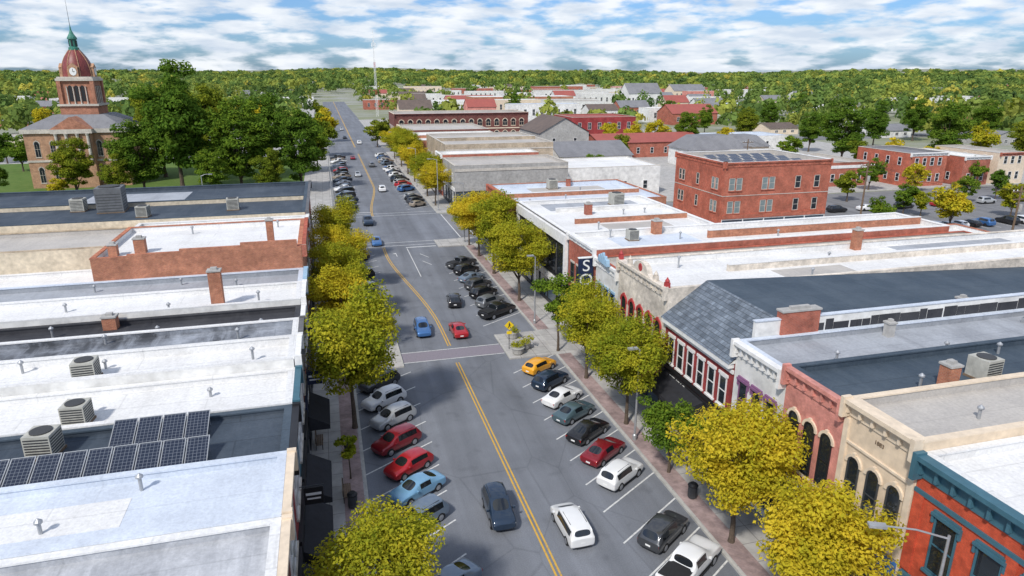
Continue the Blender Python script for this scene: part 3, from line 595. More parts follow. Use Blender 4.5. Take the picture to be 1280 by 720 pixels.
b=rich('low maroon roofed long shed behind the red block',84,120,205,222,5.0,'brick_red','r_red',('S',),n=7,cop=None,par=.02,rows=(1.4,)); gable(b,'r_red',2.2,'x',wall='brick_red')
b=rich('white walled shed with pale roof right of the maroon roofed shed',126,160,214,232,5.0,'whitewall','r_bluewhite',('S',),n=6,rows=(1.4,))
FAR=[(478,137,44,11,18,'brick_red','r_tan',0,'low brick store at the far end of the street on its right'),(370,131,44,8,25,'whitewall','r_white',0,'pale long store left of the far street end'),
(545,136,95,9,22,'whitewall','r_white',0,'long pale store under the radio mast'),(590,131,60,10,22,'brick_pink','r_red',1,'small pink walled store right of the mast'),
(655,133,130,11,30,'brick_orange','r_white',0,'long white roofed brick warehouse behind the arcaded building'),(720,140,70,12,22,'whitewall','r_tan',0,'white box store right of the arcaded building'),
(806,134,44,26,20,'whitewall','r_greyshingle',1,'tall white gabled church hall in the far trees'),(862,124,44,16,22,'cream','r_greyshingle',1,'cream gabled building on the wooded rise'),
(755,168,84,20,26,'brick_maroon','r_red',0,'maroon walled store beyond the gabled hall'),(868,156,62,22,18,'brick_red','r_red',1,'red brick gabled house in front of green trees'),
(700,118,60,9,30,'brick_red','r_tan',0,'distant brick school on the tree line'),(1120,172,44,14,14,'whitewall','r_greyshingle',1,'white gabled house left of the dark trees on right'),
(1215,165,54,12,14,'brick_pink','r_red',1,'red roofed house at far right among trees'),(1256,182,46,16,14,'grey','r_greyshingle',1,'grey gabled house at the right picture edge'),
(980,168,40,12,14,'cream','r_brown',1,'cream gabled house beyond the hip roofed houses'),(1075,160,44,9,14,'whitewall','r_white',0,'white flat store among right hand trees'),
(12,186,60,12,20,'beige','r_tan',0,'beige store at the left edge behind the courthouse'),(170,150,50,10,18,'whitewall','r_white',0,'white store glimpsed left behind the tall square trees'),
(25,160,50,9,20,'brick_orange','r_greyshingle',1,'brick gabled house left of the clock tower'),(345,142,40,8,20,'cream','r_brown',1,'cream gabled house left of the street end'),
(925,140,50,9,22,'whitewall','r_bluewhite',0,'pale blue roofed store in the right hand woods'),(520,125,40,9,20,'cream','r_brown',1,'brown roofed house far behind the mast'),
(1180,205,34,12,12,'whitewall','r_greyshingle',1,'small white gabled house behind the far right shops'),(770,128,40,9,20,'brick_pink','r_tan',0,'distant pink store left of the white church hall'),
(950,186,50,10,16,'brick_tan','r_tan',0,'tan flat store just behind the solar roof block'),(610,122,50,7,24,'whitewall','r_white',0,'distant white store centred above arcaded building')]
FARBOX=[]
def farb(u,v,wp,hp,d,wl,rf,gb,lab,group=None):
    x,y,t=P(u,v); W_=wp*t; h_=hp*t*1.05
    hb=h_*(.6 if gb else 1)
    b=rich(lab,x-W_/2,x+W_/2,y,y+d,hb,wl,rf,('S',),rows=(hb*.3,),n=max(3,min(8,int(W_/5))),cop=None if gb else 'stone',par=.02 if gb else .4,name='house' if gb else 'store_building',cat='house' if gb else 'store',ww=1.6,wh=hb*.4,group=group)
    if gb: gable(b,rf,h_*.45,'x' if W_>d else 'y',wall=wl)
    FARBOX.append((x-W_/2-6,x+W_/2+6,y-38,y+d+4))
for a in FAR: farb(*a)
HS=[]; wn={'whitewall':'white','cream':'cream','brick_red':'red brick','brick_pink':'pink','beige':'beige','grey':'grey'}; rn={'r_white':'white','r_greyshingle':'grey','r_red':'red','r_brown':'brown','r_tan':'tan','r_bluewhite':'pale'}
tries=0
while len(HS)<97 and tries<9000:
    tries+=1
    u=rnd.uniform(425,880) if rnd.random()<.62 else (rnd.uniform(425,1279) if rnd.random()<.8 else rnd.uniform(0,390)); v=112+41*rnd.random()**1.3; x,y,t=P(u,v)
    gb=rnd.random()<.25; wp=(rnd.uniform(15,22) if gb else rnd.uniform(24,60))/t; W_=wp*t
    if x-W_/2<36 and x+W_/2>-14: continue
    if any(abs(x-a)<(W_+c)/2+5 and abs(y-b_)<24 for a,b_,c in [(h_[9],h_[10],h_[11]) for h_ in HS]): continue
    if any(x0-W_/2<x<x1+W_/2 and y0-4<y<y1 for x0,x1,y0,y1 in FARBOX): continue
    if x-W_/2<82 and x+W_/2>20 and 250<y<295: continue
    wl=rnd.choice(['whitewall','whitewall','cream','brick_red','brick_pink','beige','whitewall','whitewall']); rf=rnd.choice(['r_greyshingle','r_red','r_brown','r_greyshingle'] if gb else ['r_white','r_white','r_tan','r_bluewhite','r_white','r_white'])
    HS.append((u,v,wp,rnd.uniform(6,9)/t*(1 if not gb else 1.15),14,wl,rf,gb,'',x,y,W_))
HS.sort(key=lambda h_:h_[0])
for i,h_ in enumerate(HS):
    farb(*h_[:8],f'{wn[h_[5]]} {"gabled house" if h_[7] else "flat store"}, {rn[h_[6]]} roof, {ORD[i]} from left among outlying buildings','outlying town buildings')
# ------------------------------------------------------------------ courthouse
CX,CY=-56.6,195.
t=thing('courthouse','sandstone courthouse with a red domed clock tower','courthouse',(CX,CY,0)); b=B(); b.o=t; b.x0,b.x1,b.y0,b.y1=CX-12,CX+12,CY-14,CY+14; b.cx,b.cy=CX,CY
t.scale=(.78,.78,.965)
MB().box(-13.5,13.5,-14,14,-.05,13.2).box(-5,5,-16,-14.01,-.05,13.2).box(13.51,15.5,-6,6,-.05,13.2).build('wall',M['courttan'],t)
MB().box(-14.1,14.1,-14.6,14.6,13.21,14.2).box(-5.5,5.5,-16.6,-14.61,13.21,14.2).box(14.11,16.1,-6.5,6.5,13.21,14.2).box(-13.7,13.7,-14.2,-14.01,6.4,6.9).build('cornice',M['stone'],t)
MB().prism_y([(-5.6,14.21),(5.6,14.21),(0,17)],-16.4,-9).build('pediment',M['courtstone'],t)
m=MB(); a=[(-14,-14.5,14.21),(14,-14.5,14.21),(14,14.5,14.21),(-14,14.5,14.21)]; c=[(-7,-7,17.2),(7,-7,17.2),(7,7,17.2),(-7,7,17.2)]
for i in range(4): m.face([a[i],a[(i+1)%4],c[(i+1)%4],c[i]])
m.face(c); m.build('roof',M['r_greyshingle'],t)
b.x0,b.x1=CX-13.5,CX+13.5
for fc in ('S','E'):
    for z in (1.4,7.6): windows(b,fc,6,z,1.5,3.8,1,style='arch',frame='stone',lint='stone')
for x in (-4.2,-1.5,1.5,4.2): MB().lathe([(.55,6.9),(.45,7.3),(.4,12.6),(.6,13.15)],(x,-16.5,0),10).build('column',M['stone'],t)
tower=MB().box(-5.2,5.2,-5.2,5.2,15,19.2).box(-4.5,4.5,-4.5,4.5,19.2,25.2).build('tower',M['courtstone'],t)
m=MB().box(-5.7,5.7,-5.7,5.7,19.21,19.7).box(-5.2,5.2,-5.2,5.2,25.21,25.8).box(-4.8,4.8,-4.8,4.8,25.81,26.2)
m.build('belfry_cornice',M['stone'],tower)
for sx in (-1,1):
    for sy in (-1,1): MB().box(sx*4.55-.55,sx*4.55+.55,sy*4.55-.55,sy*4.55+.55,19.71,25.2).build('corner_pier',M['courtstone'],tower)
for fc,(ox,oy) in {'S':(0,-4.5),'E':(4.5,0),'W':(-4.5,0),'N':(0,4.5)}.items():
    for s in (-1.7,0,1.7):
        q=MB(); q.face([(-.55,-.03,20.3),(.55,-.03,20.3)]+[(.55*math.cos(math.pi*k/8),-.03,23.6+.55*math.sin(math.pi*k/8)) for k in range(9)])
        op=q.build('belfry_opening',M['black'],tower,(ox+(s if fc in'SN' else 0),oy+(s if fc in 'EW' else 0),0),FR[fc])
    for s in (-2.6,-.85,.85,2.6):
        MB().lathe([(.24,19.72),(.18,20.0),(.16,23.6),(.26,23.9)],(0,-.22,0),8).build('belfry_column',M['stone'],tower,(ox+(s if fc in'SN' else 0),oy+(s if fc in 'EW' else 0),0),FR[fc])
d=MB().lathe([(4.2,26.2),(4.2,27.6),(4.0,28.6),(3.6,29.7),(2.95,30.8),(2.1,31.8),(1.3,32.6)],(0,0,0),24).build('dome',M['dome'],t,smooth=True)
for i in range(8):
    m=MB(); an=2*math.pi*i/8+.39; pr=[(4.25,26.2),(4.25,27.6),(4.05,28.6),(3.65,29.7),(3.0,30.8),(2.15,31.8),(1.35,32.65)]
    for (r0,z0),(r1,z1) in zip(pr[:-1],pr[1:]): m.tube((r0*math.cos(an),r0*math.sin(an),z0),(r1*math.cos(an),r1*math.sin(an),z1),.13,n=5)
    m.build('rib',M['courttan'],d)
for an in (0,90,180,270):
    a_=R(an); dm=MB().box(-1.3,1.3,-4.8,-3.2,26.21,28.4).prism_y([(-1.5,28.41),(1.5,28.41),(0,29.4)],-4.8,-3.0).build('clock_dormer',M['courttan'],t,(0,0,0),a_)
    MB().lathe([(.95,-4.89),(.95,-4.81)],(0,0,27.4),20,'y').build('clock_face',M['signwhite'],dm); MB().box(-.05,.05,-4.93,-4.9,27.4,28.1).box(-.05,.5,-4.96,-4.931,27.36,27.45).build('clock_hands',M['black'],dm)
l=MB().lathe([(1.5,32.5),(1.5,33.1),(1.1,33.2),(1.1,35.0),(1.45,35.1),(1.3,35.5),(.7,36.3),(.25,37.2),(.12,38.2)],(0,0,0),12).build('lantern',M['copper'],t)
for i in range(6):
    a_=2*math.pi*i/6; MB().box(-.22,.22,-1.16,-1.12,33.4,34.8).build('opening',M['black'],l,(0,0,0),a_)
MB().tube((0,0,38.1),(0,0,44.5),.09,.03).build('spire',M['darkmetal'],t)
# ------------------------------------------------------------------ radio mast
t=thing('radio_mast','tall thin pale lattice radio mast above the far street','mast',(33,450,0)); 
NS=14; Hm=46
for k in range(NS):
    z0,z1=k*Hm/NS,(k+1)*Hm/NS; w0,w1=.8*(1-.4*z0/Hm),.8*(1-.4*z1/Hm); m=MB()
    cs=lambda ww:[(ww*math.cos(R(90+120*i)),ww*math.sin(R(90+120*i))) for i in range(3)]
    c0,c1=cs(w0),cs(w1)
    for i in range(3):
        j=(i+1)%3; m.tube((*c0[i],z0),(*c1[i],z1),.09,n=4).tube((*c0[i],z0),(*c1[j],z1),.05,n=4).tube((*c1[i],z1),(*c1[j],z1),.05,n=4)
    m.build('lattice_section',M['signwhite'] if k%5<4 else M['redtrim'],t)
MB().tube((0,0,Hm-.1),(0,0,Hm+5),.1).build('antenna',M['signwhite'],t)
for s_ in (-1,1): MB().box(s_*1.0-.2,s_*1.0+.2,-.2,.2,41.5,44).box(min(0,s_*.8),max(0,s_*.8),-.04,.04,42.6,42.7).build('panel_antenna',M['signwhite'],t)
# ------------------------------------------------------------------ trees
def crown_quads(seed,rx,zc,rz,nl,lobes,leaf,lr=.36,flat=0.):
    g_=np.random.RandomState(seed)
    d=g_.normal(size=(lobes,3)); d/=np.linalg.norm(d,axis=1)[:,None]; rad=g_.uniform(.3,1.0,lobes)**.8
    C=d*rad[:,None]*np.array([rx*.87,rx*.87,rz*.9]); C[:,0]*=1+.16*g_.normal(); C[:,1]*=1+.16*g_.normal()
    prof=1-.3*np.clip(-C[:,2]/rz,0,1); C[:,:2]*=prof[:,None]
    LR=rx*lr*g_.uniform(.45,1.2,lobes)
    k=g_.choice(lobes,nl,p=LR**2/np.sum(LR**2)); dd=g_.normal(size=(nl,3)); dd/=np.linalg.norm(dd,axis=1)[:,None]
    dd[:,2]=np.where(dd[:,2]<-.2,dd[:,2]*.5,dd[:,2])
    p=C[k]+dd*(LR[k]*(g_.uniform(.2,1.2,nl)**.55))[:,None]*np.array([1,1,.8]); p[:,2]+=zc
    n=dd*.6+g_.normal(size=(nl,3))*.45+np.array([0,0,.5]); n/=np.linalg.norm(n,axis=1)[:,None]
    a=np.cross(n,g_.normal(size=(nl,3))); a/=np.linalg.norm(a,axis=1)[:,None]; b_=np.cross(n,a)
    s=leaf*g_.uniform(.5,1.4,nl)[:,None]; a=a*s; b_=b_*s*.55
    return np.stack([p-a,p-b_*1.0+a*.1,p+a,p+b_+a*.1],axis=1),C
def trunk_mb(h0,zc,r,C,seed,nl=11):
    m=MB(); q=random.Random(seed); lean=(q.uniform(-.2,.2),q.uniform(-.2,.2)); top=(lean[0],lean[1],zc)
    m.lathe([(r*1.5,-.1),(r*1.05,.35),(r*.9,h0*.6)],(0,0,0),8); m.tube((0,0,h0*.58),(lean[0]*.5,lean[1]*.5,h0),r*.9,r*.75,8); m.tube((lean[0]*.5,lean[1]*.5,h0-.03),top,r*.75,r*.3,7)
    idx=list(range(len(C))); q.shuffle(idx)
    for i in idx[:nl]:
        c=C[i]; e=(c[0]*.85,c[1]*.85,c[2]*.85+zc); f_=q.uniform(.0,.6); s_=(lean[0]*(.5+.5*f_),lean[1]*(.5+.5*f_),h0+(zc-h0)*f_-.05)
        if e[2]<s_[2]: s_=(lean[0]*.5,lean[1]*.5,h0-.1)
        mid=tuple((s_[k]+e[k])/2+(.12*(e[2]-s_[2]) if k==2 else 0)*1. for k in range(3)); m.tube(s_,mid,r*.42,r*.26,6).tube(mid,e,r*.26,r*.08,5)
    return m
TM={}
def treekind(key,seed,rx,h,nl,lobes,leaf,h0=2.4,r=.16,lr=.36):
    zc=(h+h0)/2+.2; rz=(h-h0)/2; Q,C=crown_quads(seed,rx,zc,rz,nl,lobes,leaf,lr)
    TM[key]=(trunk_mb(h0,zc,r,C,seed).mesh('trunk',M['bark'],True),np_mesh('crown',Q,L_MID),h)
for i in range(4): treekind('loc%d'%i,11+i,3.9,9.6,24000,62,.108,2.4,.16,.31)
treekind('small0',31,2.3,6.0,8000,30,.105,2.,.1); treekind('small1',32,1.9,6.4,6500,26,.11,2.,.1)
treekind('sap',41,1.0,3.4,700,9,.13,1.4,.05)
for i in range(4): treekind('oak%d'%i,51+i,8.2,24,19000,76,.36,2.0,.5,.27)
for i in range(3): treekind('far%d'%i,61+i,4.6,11,3600,34,.38,1.8,.25,.33)
treekind('con0',71,3.2,14,3000,40,.45,1.5,.25,.4)
def tree(key,x,y,sc_,leaf,label,group=None,rot=None,name='street_tree',sz=None):
    t=thing(name,label,'tree',(x,y,.1),rnd.uniform(0,6.28) if rot is None else rot,group); t.scale=(sc_,sc_,sc_*(sz or 1)); tm=TM[key]
    link('trunk',tm[0],t); c=link('crown',tm[1],t); c.material_slots[0].link='OBJECT'; c.material_slots[0].material=leaf; return t
G1='street trees along the pavements'
for key,x,y,s_,lf,lab in [('loc0',.8,26.0,.8,L_YEL,'yellow green tree at the bottom of the left pavement'),('sap',-.1,41.2,1.0,L_YEL,'thin young sapling on the left pavement beside the red cars'),
('loc1',.5,48.2,1.16,L_YEL,'large yellow green tree hanging over the white parked SUV on the left'),('loc2',.2,62.5,.95,L_GOLD,'golden tree on the left bump-out behind the large one'),
('loc3',.4,73,.95,L_YEL,'yellow green tree on left pavement by the red brick end wall'),('loc0',.5,84,.92,L_GOLD,'golden tree fifth along the left pavement'),('loc1',.4,98,.98,L_YEL,'yellow green tree at the left corner of the crossroads'),
('loc2',20.9,22.2,.88,L_GOLD,'golden tree at the bottom right in front of the scarlet shop'),('loc3',20.9,28.9,.96,L_GOLD,'big golden tree in front of the rose painted shop'),
('small0',20.8,36.4,.95,L_MID,'small green tree beside the white SUV on the right'),('loc0',20.8,43.4,.92,L_YEL,'yellow green tree in front of the maroon shop'),
('loc1',20.8,52.0,.92,L_YEL,'yellow green tree in front of the cream ornate shop'),('small1',20.4,58.6,1.2,L_MID,'green tree by the upright sign at the right bump-out'),
('loc3',20.9,74.5,1.05,L_YEL,'yellow green tree before the black and white store'),('loc2',20.7,86.5,1.18,L_YEL,'broad yellow green tree past the black and white store'),('loc0',20.7,96,1.05,L_GOLD,'golden tree next to the right corner of the crossroads'),('loc1',20.7,103.2,.8,L_YEL,'yellow green tree on the right corner of the crossroads'),
('loc3',20.9,138.5,.95,L_GOLD,'golden tree first beyond the crossroads on the right'),('loc0',20.9,150,1.05,L_YEL,'yellow green tree second beyond the crossroads on the right'),('loc1',20.9,172,1.05,L_GOLD,'golden tree third beyond the crossroads on the right'),('loc2',20.9,186,1.25,L_YEL,'broad yellow green tree fourth beyond the crossroads on the right'),('loc3',20.9,202,1.2,L_YEL,'yellow green tree fifth beyond the crossroads on the right'),('loc0',20.9,222,1.05,L_GOLD,'golden tree sixth beyond the crossroads on the right')]:
    tree(key,x,y,s_,lf,lab,G1)
G2='trees on the courthouse square'
for i,(u,v,hh,key,lf,lab) in enumerate([(230,243,29,'oak0',L_DARK,'tallest dark tree on the courthouse square'),(304,243,22,'oak1',L_MID,'broad green tree right of the tallest one on the square'),(378,240,19,'oak2',L_DARK,'dark tree on the square nearest the street'),(98,249,13.5,'oak3',L_OLIVE,'olive green tree hiding the courthouse foot'),(182,245,17,'oak1',L_DARK,'dark tree just right of the clock tower'),(266,226,24,'oak2',L_OLIVE,'olive tree behind the tallest one on the square'),(340,222,22,'oak3',L_DARK,'dark tree behind the street side one on the square'),(398,214,13,'oak0',L_MID,'smaller green tree at the far street corner of the square'),(-4,250,12,'oak2',L_DARK,'dark tree at the left picture edge on the square'),(75,252,5,'far1',L_GOLD,'low golden tree in front of the courthouse'),(208,222,23,'oak3',L_OLIVE,'olive green tree far back on the square'),(405,196,14,'far0',L_OLIVE,'olive tree at the far end of the square'),(407,178,13,'far2',L_GOLD,'golden tree past the square by the street'),(150,251,10,'oak0',L_OLIVE,'low olive tree between courthouse and the tall dark trees'),(270,250,11,'oak3',L_MID,'low green tree under the tallest tree on the square'),(340,248,11,'oak1',L_OLIVE,'low olive tree near the front of the square')]):
    x,y,t_=P(u,v); tree(key,x,y,hh/TM[key][2],lf,lab,G2,name='tall_tree')
MIDT=[(1185,290,8.5,'far0',L_GOLD,'golden tree on the edge of the parking lot'),(1128,268,6,'far1',L_MID,'small green tree beside the parking lot'),(1158,218,8,'far2',L_GOLD,'golden tree behind the lot side shops'),(1110,212,9,'far0',L_GOLD,'golden tree above the pink and white shop'),(1050,206,20,'oak1',L_DARK,'big dark tree behind the red brick block on the right'),(1178,208,19,'oak2',L_DARK,'big dark tree above the far right shops'),(1010,190,14,'oak3',L_DARK,'dark tree behind the hip roofed houses'),(1275,205,15,'oak0',L_OLIVE,'olive tree at the right picture edge'),(1243,250,7,'con0',L_DARK,'small dark conifer at the far right shop'),(1090,186,17,'oak0',L_DARK,'dark tree between two big right hand trees'),(1140,176,17,'oak3',L_DARK,'dark tree farther back on the right'),(1230,178,17,'oak1',L_DARK,'dark tree back at far right'),
(858,190,14,'oak3',L_MID,'green tree left of the red brick block'),(820,184,10,'far1',L_GOLD,'golden tree behind the white gabled hall'),(740,228,7.5,'far2',L_MID,'green tree in the gap past the grey corner store'),(700,228,6,'far0',L_GOLD,'low golden tree past the grey corner store'),(775,200,8,'far1',L_OLIVE,'olive tree beside the white gabled hall'),(790,182,9,'far0',L_GOLD,'golden tree behind the gabled barn hall'),(930,178,14,'oak1',L_OLIVE,'olive tree behind the solar roof block'),(905,190,9,'far2',L_GOLD,'golden tree behind the solar roof block'),(880,168,13,'oak0',L_MID,'green tree behind the red gabled house'),(960,165,14,'oak2',L_DARK,'dark tree behind the cream gabled house'),(640,146,13,'far0',L_DARK,'dark tree right behind the arcaded building'),(640,140,15,'far2',L_DARK,'dark tree farther behind the arcaded building'),(472,184,10,'far1',L_OLIVE,'olive tree on the right just before the arcaded building'),(480,176,9,'far0',L_OLIVE,'olive tree at the left corner of the arcaded building'),(545,142,9,'con0',L_DARK,'dark conifer by the long pale store'),(505,140,9,'far1',L_MID,'green tree between the mast and the arcaded building'),(690,150,10,'far2',L_MID,'green tree right of the arcaded building'),(408,156,9,'far1',L_GOLD,'golden tree far down the left of the street'),(404,166,10,'far2',L_MID,'green tree far down the left of the street'),(398,148,11,'far0',L_OLIVE,'olive tree far left of the street end'),(835,150,12,'far2',L_DARK,'dark tree left of the red gabled house'),(1000,150,15,'far1',L_DARK,'dark tree deep in the right hand woods'),(330,160,14,'far0',L_GOLD,'golden tree behind the square trees'),(290,150,13,'far1',L_GOLD,'second golden tree behind the square trees'),(150,165,12,'far2',L_OLIVE,'olive tree just behind the clock tower'),(30,215,10,'far0',L_MID,'green tree left of the courthouse'),(60,170,12,'far1',L_GOLD,'golden tree behind the courthouse at left'),(10,205,10,'far2',L_DARK,'dark tree left of the courthouse wall'),(1260,160,15,'oak3',L_OLIVE,'olive tree high at the right edge'),(1195,150,14,'far2',L_OLIVE,'olive tree behind the far right dark trees'),(1070,214,9,'far2',L_OLIVE,'olive tree right of the hip roofed houses'),(985,202,8,'far1',L_MID,'green tree left of the larger hip roofed house'),(1215,232,7,'far0',L_MID,'green tree between the far right shops'),(760,182,9,'far2',L_GOLD,'golden tree in front of the maroon walled store'),
(1058,252,7,'far2',L_OLIVE,'olive tree beside the right wall of the red brick block'),(1085,238,7.5,'far0',L_MID,'green tree in front of the pink and white shop'),(1142,240,6.5,'far1',L_GOLD,'golden tree before the low store with white sign band'),(1262,272,7,'far2',L_YEL,'yellow green tree on the right edge of the parking lot'),(1205,252,5.5,'far1',L_MID,'small green tree in front of the two storey far right shop'),(1225,200,12,'far0',L_YEL,'yellow green tree behind the small far right brick shop'),(1100,284,5.5,'far0',L_MID,'small green tree at the near corner of the parking lot'),(1150,270,5,'far2',L_YEL,'small yellow green tree in the middle of the parking lot')]
for u,v,hh,key,lf,lab in MIDT:
    x,y,t_=P(u,v); tree(key,x,y,hh/TM[key][2],lf,lab,'trees between the town buildings',name='town_tree')
# woodland
def forest():
    pts=[]; n=0
    while n<5000:
        u_=nr.rand(); d=340*(11.5**u_); a=YAW+R(nr.uniform(-44,44)); x,y=d*math.sin(a),d*math.cos(a)
        if -10<x<34 and y<900: continue
        if d<760 and nr.rand()<.5: continue
        uu=640+894*math.tan(a-YAW)
        if 420<uu<900 and d<1050 and nr.rand()<.78: continue
        if any(x0<x<x1 and y0<y<y1 for x0,x1,y0,y1 in FARBOX): continue
        if 24<x<80 and 260<y<292: continue
        pts.append((x,y,d)); n+=1
    cols=np.array([(.12,.19,.05),(.16,.235,.058),(.22,.285,.065),(.31,.345,.07),(.46,.42,.08),(.08,.135,.045)]); pr=[.20,.27,.25,.19,.045,.045]
    Qs=[];Cs=[]
    for x,y,d in pts:
        k=min(3.0,1+max(0,d-600)/950); r=nr.uniform(3.0,7.0)*k; hh=nr.uniform(6,18)*(1+.12*(k-1)); n=90
        c=cols[nr.choice(6,p=pr)]*nr.uniform(.85,1.2)
        dd=nr.normal(size=(n,3)); dd/=np.linalg.norm(dd,axis=1)[:,None]; dd[:,2]=np.abs(dd[:,2])*1.0-.25
        bmp=1+.25*np.sin(dd[:,0]*5+x)*np.cos(dd[:,1]*5+y)
        p=dd*(nr.uniform(.75,1.05,n)*bmp)[:,None]*np.array([r,r,hh*.55])+np.array([x,y,hz(x,y)+hh*.48])
        nn=dd+nr.normal(size=(n,3))*.35; nn/=np.linalg.norm(nn,axis=1)[:,None]; a_=np.cross(nn,nr.normal(size=(n,3))); a_/=np.linalg.norm(a_,axis=1)[:,None]; b_=np.cross(nn,a_)
        s_=r*.22*nr.uniform(.6,1.4,n)[:,None]
        Qs.append(np.stack([p-a_*s_,p-b_*s_*.8,p+a_*s_,p+b_*s_*.8],axis=1)); Cs.append(np.repeat(c[None],n,0))
    o=link('woodland',np_mesh('woodland',np.concatenate(Qs),M['forest'],np.concatenate(Cs)))
    tag(o,'mixed green and yellow woodland stretching to the horizon','woodland',kind='stuff')
forest()
# ------------------------------------------------------------------ cars
ST={
'sedan':dict(L=4.75,W=.93,r=.34,st=[(-2.38,.36,.74,.82,.88,.74,0),(-2.26,.24,.90,1.0,.97,.82,0),(-1.72,.22,.95,1.08,1,.82,0),(-.85,.22,.96,1.40,1,.73,1),(-.2,.22,.95,1.47,1,.75,1),(.35,.22,.93,1.42,1,.74,1),(1.25,.22,.91,1.02,1,.84,0),(1.85,.22,.86,.95,.99,.84,0),(2.25,.24,.72,.82,.95,.78,0),(2.38,.32,.56,.64,.86,.68,0)]),
'suv':dict(L=4.65,W=.96,r=.38,st=[(-2.33,.4,.95,1.04,.94,.82,0),(-2.22,.3,1.04,1.16,.99,.84,0),(-1.85,.28,1.08,1.66,1,.77,1),(-.9,.28,1.06,1.75,1,.79,1),(-.1,.28,1.05,1.75,1,.79,1),(.4,.28,1.03,1.67,1,.78,1),(1.25,.28,1.02,1.14,1,.87,0),(1.8,.28,.98,1.08,.99,.87,0),(2.18,.3,.86,.98,.96,.82,0),(2.33,.36,.66,.76,.88,.74,0)]),
'hatch':dict(L=4.25,W=.91,r=.34,st=[(-2.13,.38,.84,.92,.92,.8,0),(-2.03,.28,.96,1.06,.97,.82,0),(-1.55,.24,.99,1.42,1,.74,1),(-.7,.24,.98,1.51,1,.76,1),(-.05,.24,.97,1.50,1,.76,1),(.35,.24,.95,1.44,1,.75,1),(1.2,.24,.93,1.04,1,.85,0),(1.68,.24,.88,.97,.99,.85,0),(2.0,.26,.75,.86,.95,.8,0),(2.13,.34,.58,.66,.86,.72,0)]),
'van':dict(L=5.05,W=1.0,r=.37,st=[(-2.53,.4,1.0,1.08,.95,.85,0),(-2.44,.3,1.08,1.2,1,.86,0),(-2.2,.28,1.1,1.68,1,.79,1),(-1.1,.28,1.09,1.77,1,.81,1),(-.1,.28,1.08,1.77,1,.81,1),(.8,.28,1.06,1.68,1,.79,1),(1.75,.28,1.03,1.15,1,.87,0),(2.12,.3,.95,1.05,.99,.86,0),(2.42,.32,.8,.9,.95,.82,0),(2.53,.38,.62,.7,.88,.74,0)]),
'pickup':dict(L=5.75,W=1.01,r=.41,st=[(-2.88,.48,1.04,1.08,.98,.93,0),(-2.8,.42,1.12,1.15,1,.94,0),(-1.0,.4,1.14,1.17,1,.94,0),(-.85,.4,1.16,1.78,1,.79,1),(.1,.4,1.16,1.86,1,.81,1),(.6,.4,1.15,1.8,1,.8,1),(1.38,.4,1.15,1.26,1,.9,0),(2.3,.4,1.1,1.2,1,.88,0),(2.74,.42,.98,1.08,.98,.86,0),(2.88,.48,.78,.86,.94,.84,0)])}
DM=[M['p_white'],M['carglass'],M['tyre'],M['rim'],M['signwhite']]
def lerp(a,b,k): return tuple(a[i]+(b[i]-a[i])*k for i in range(3))
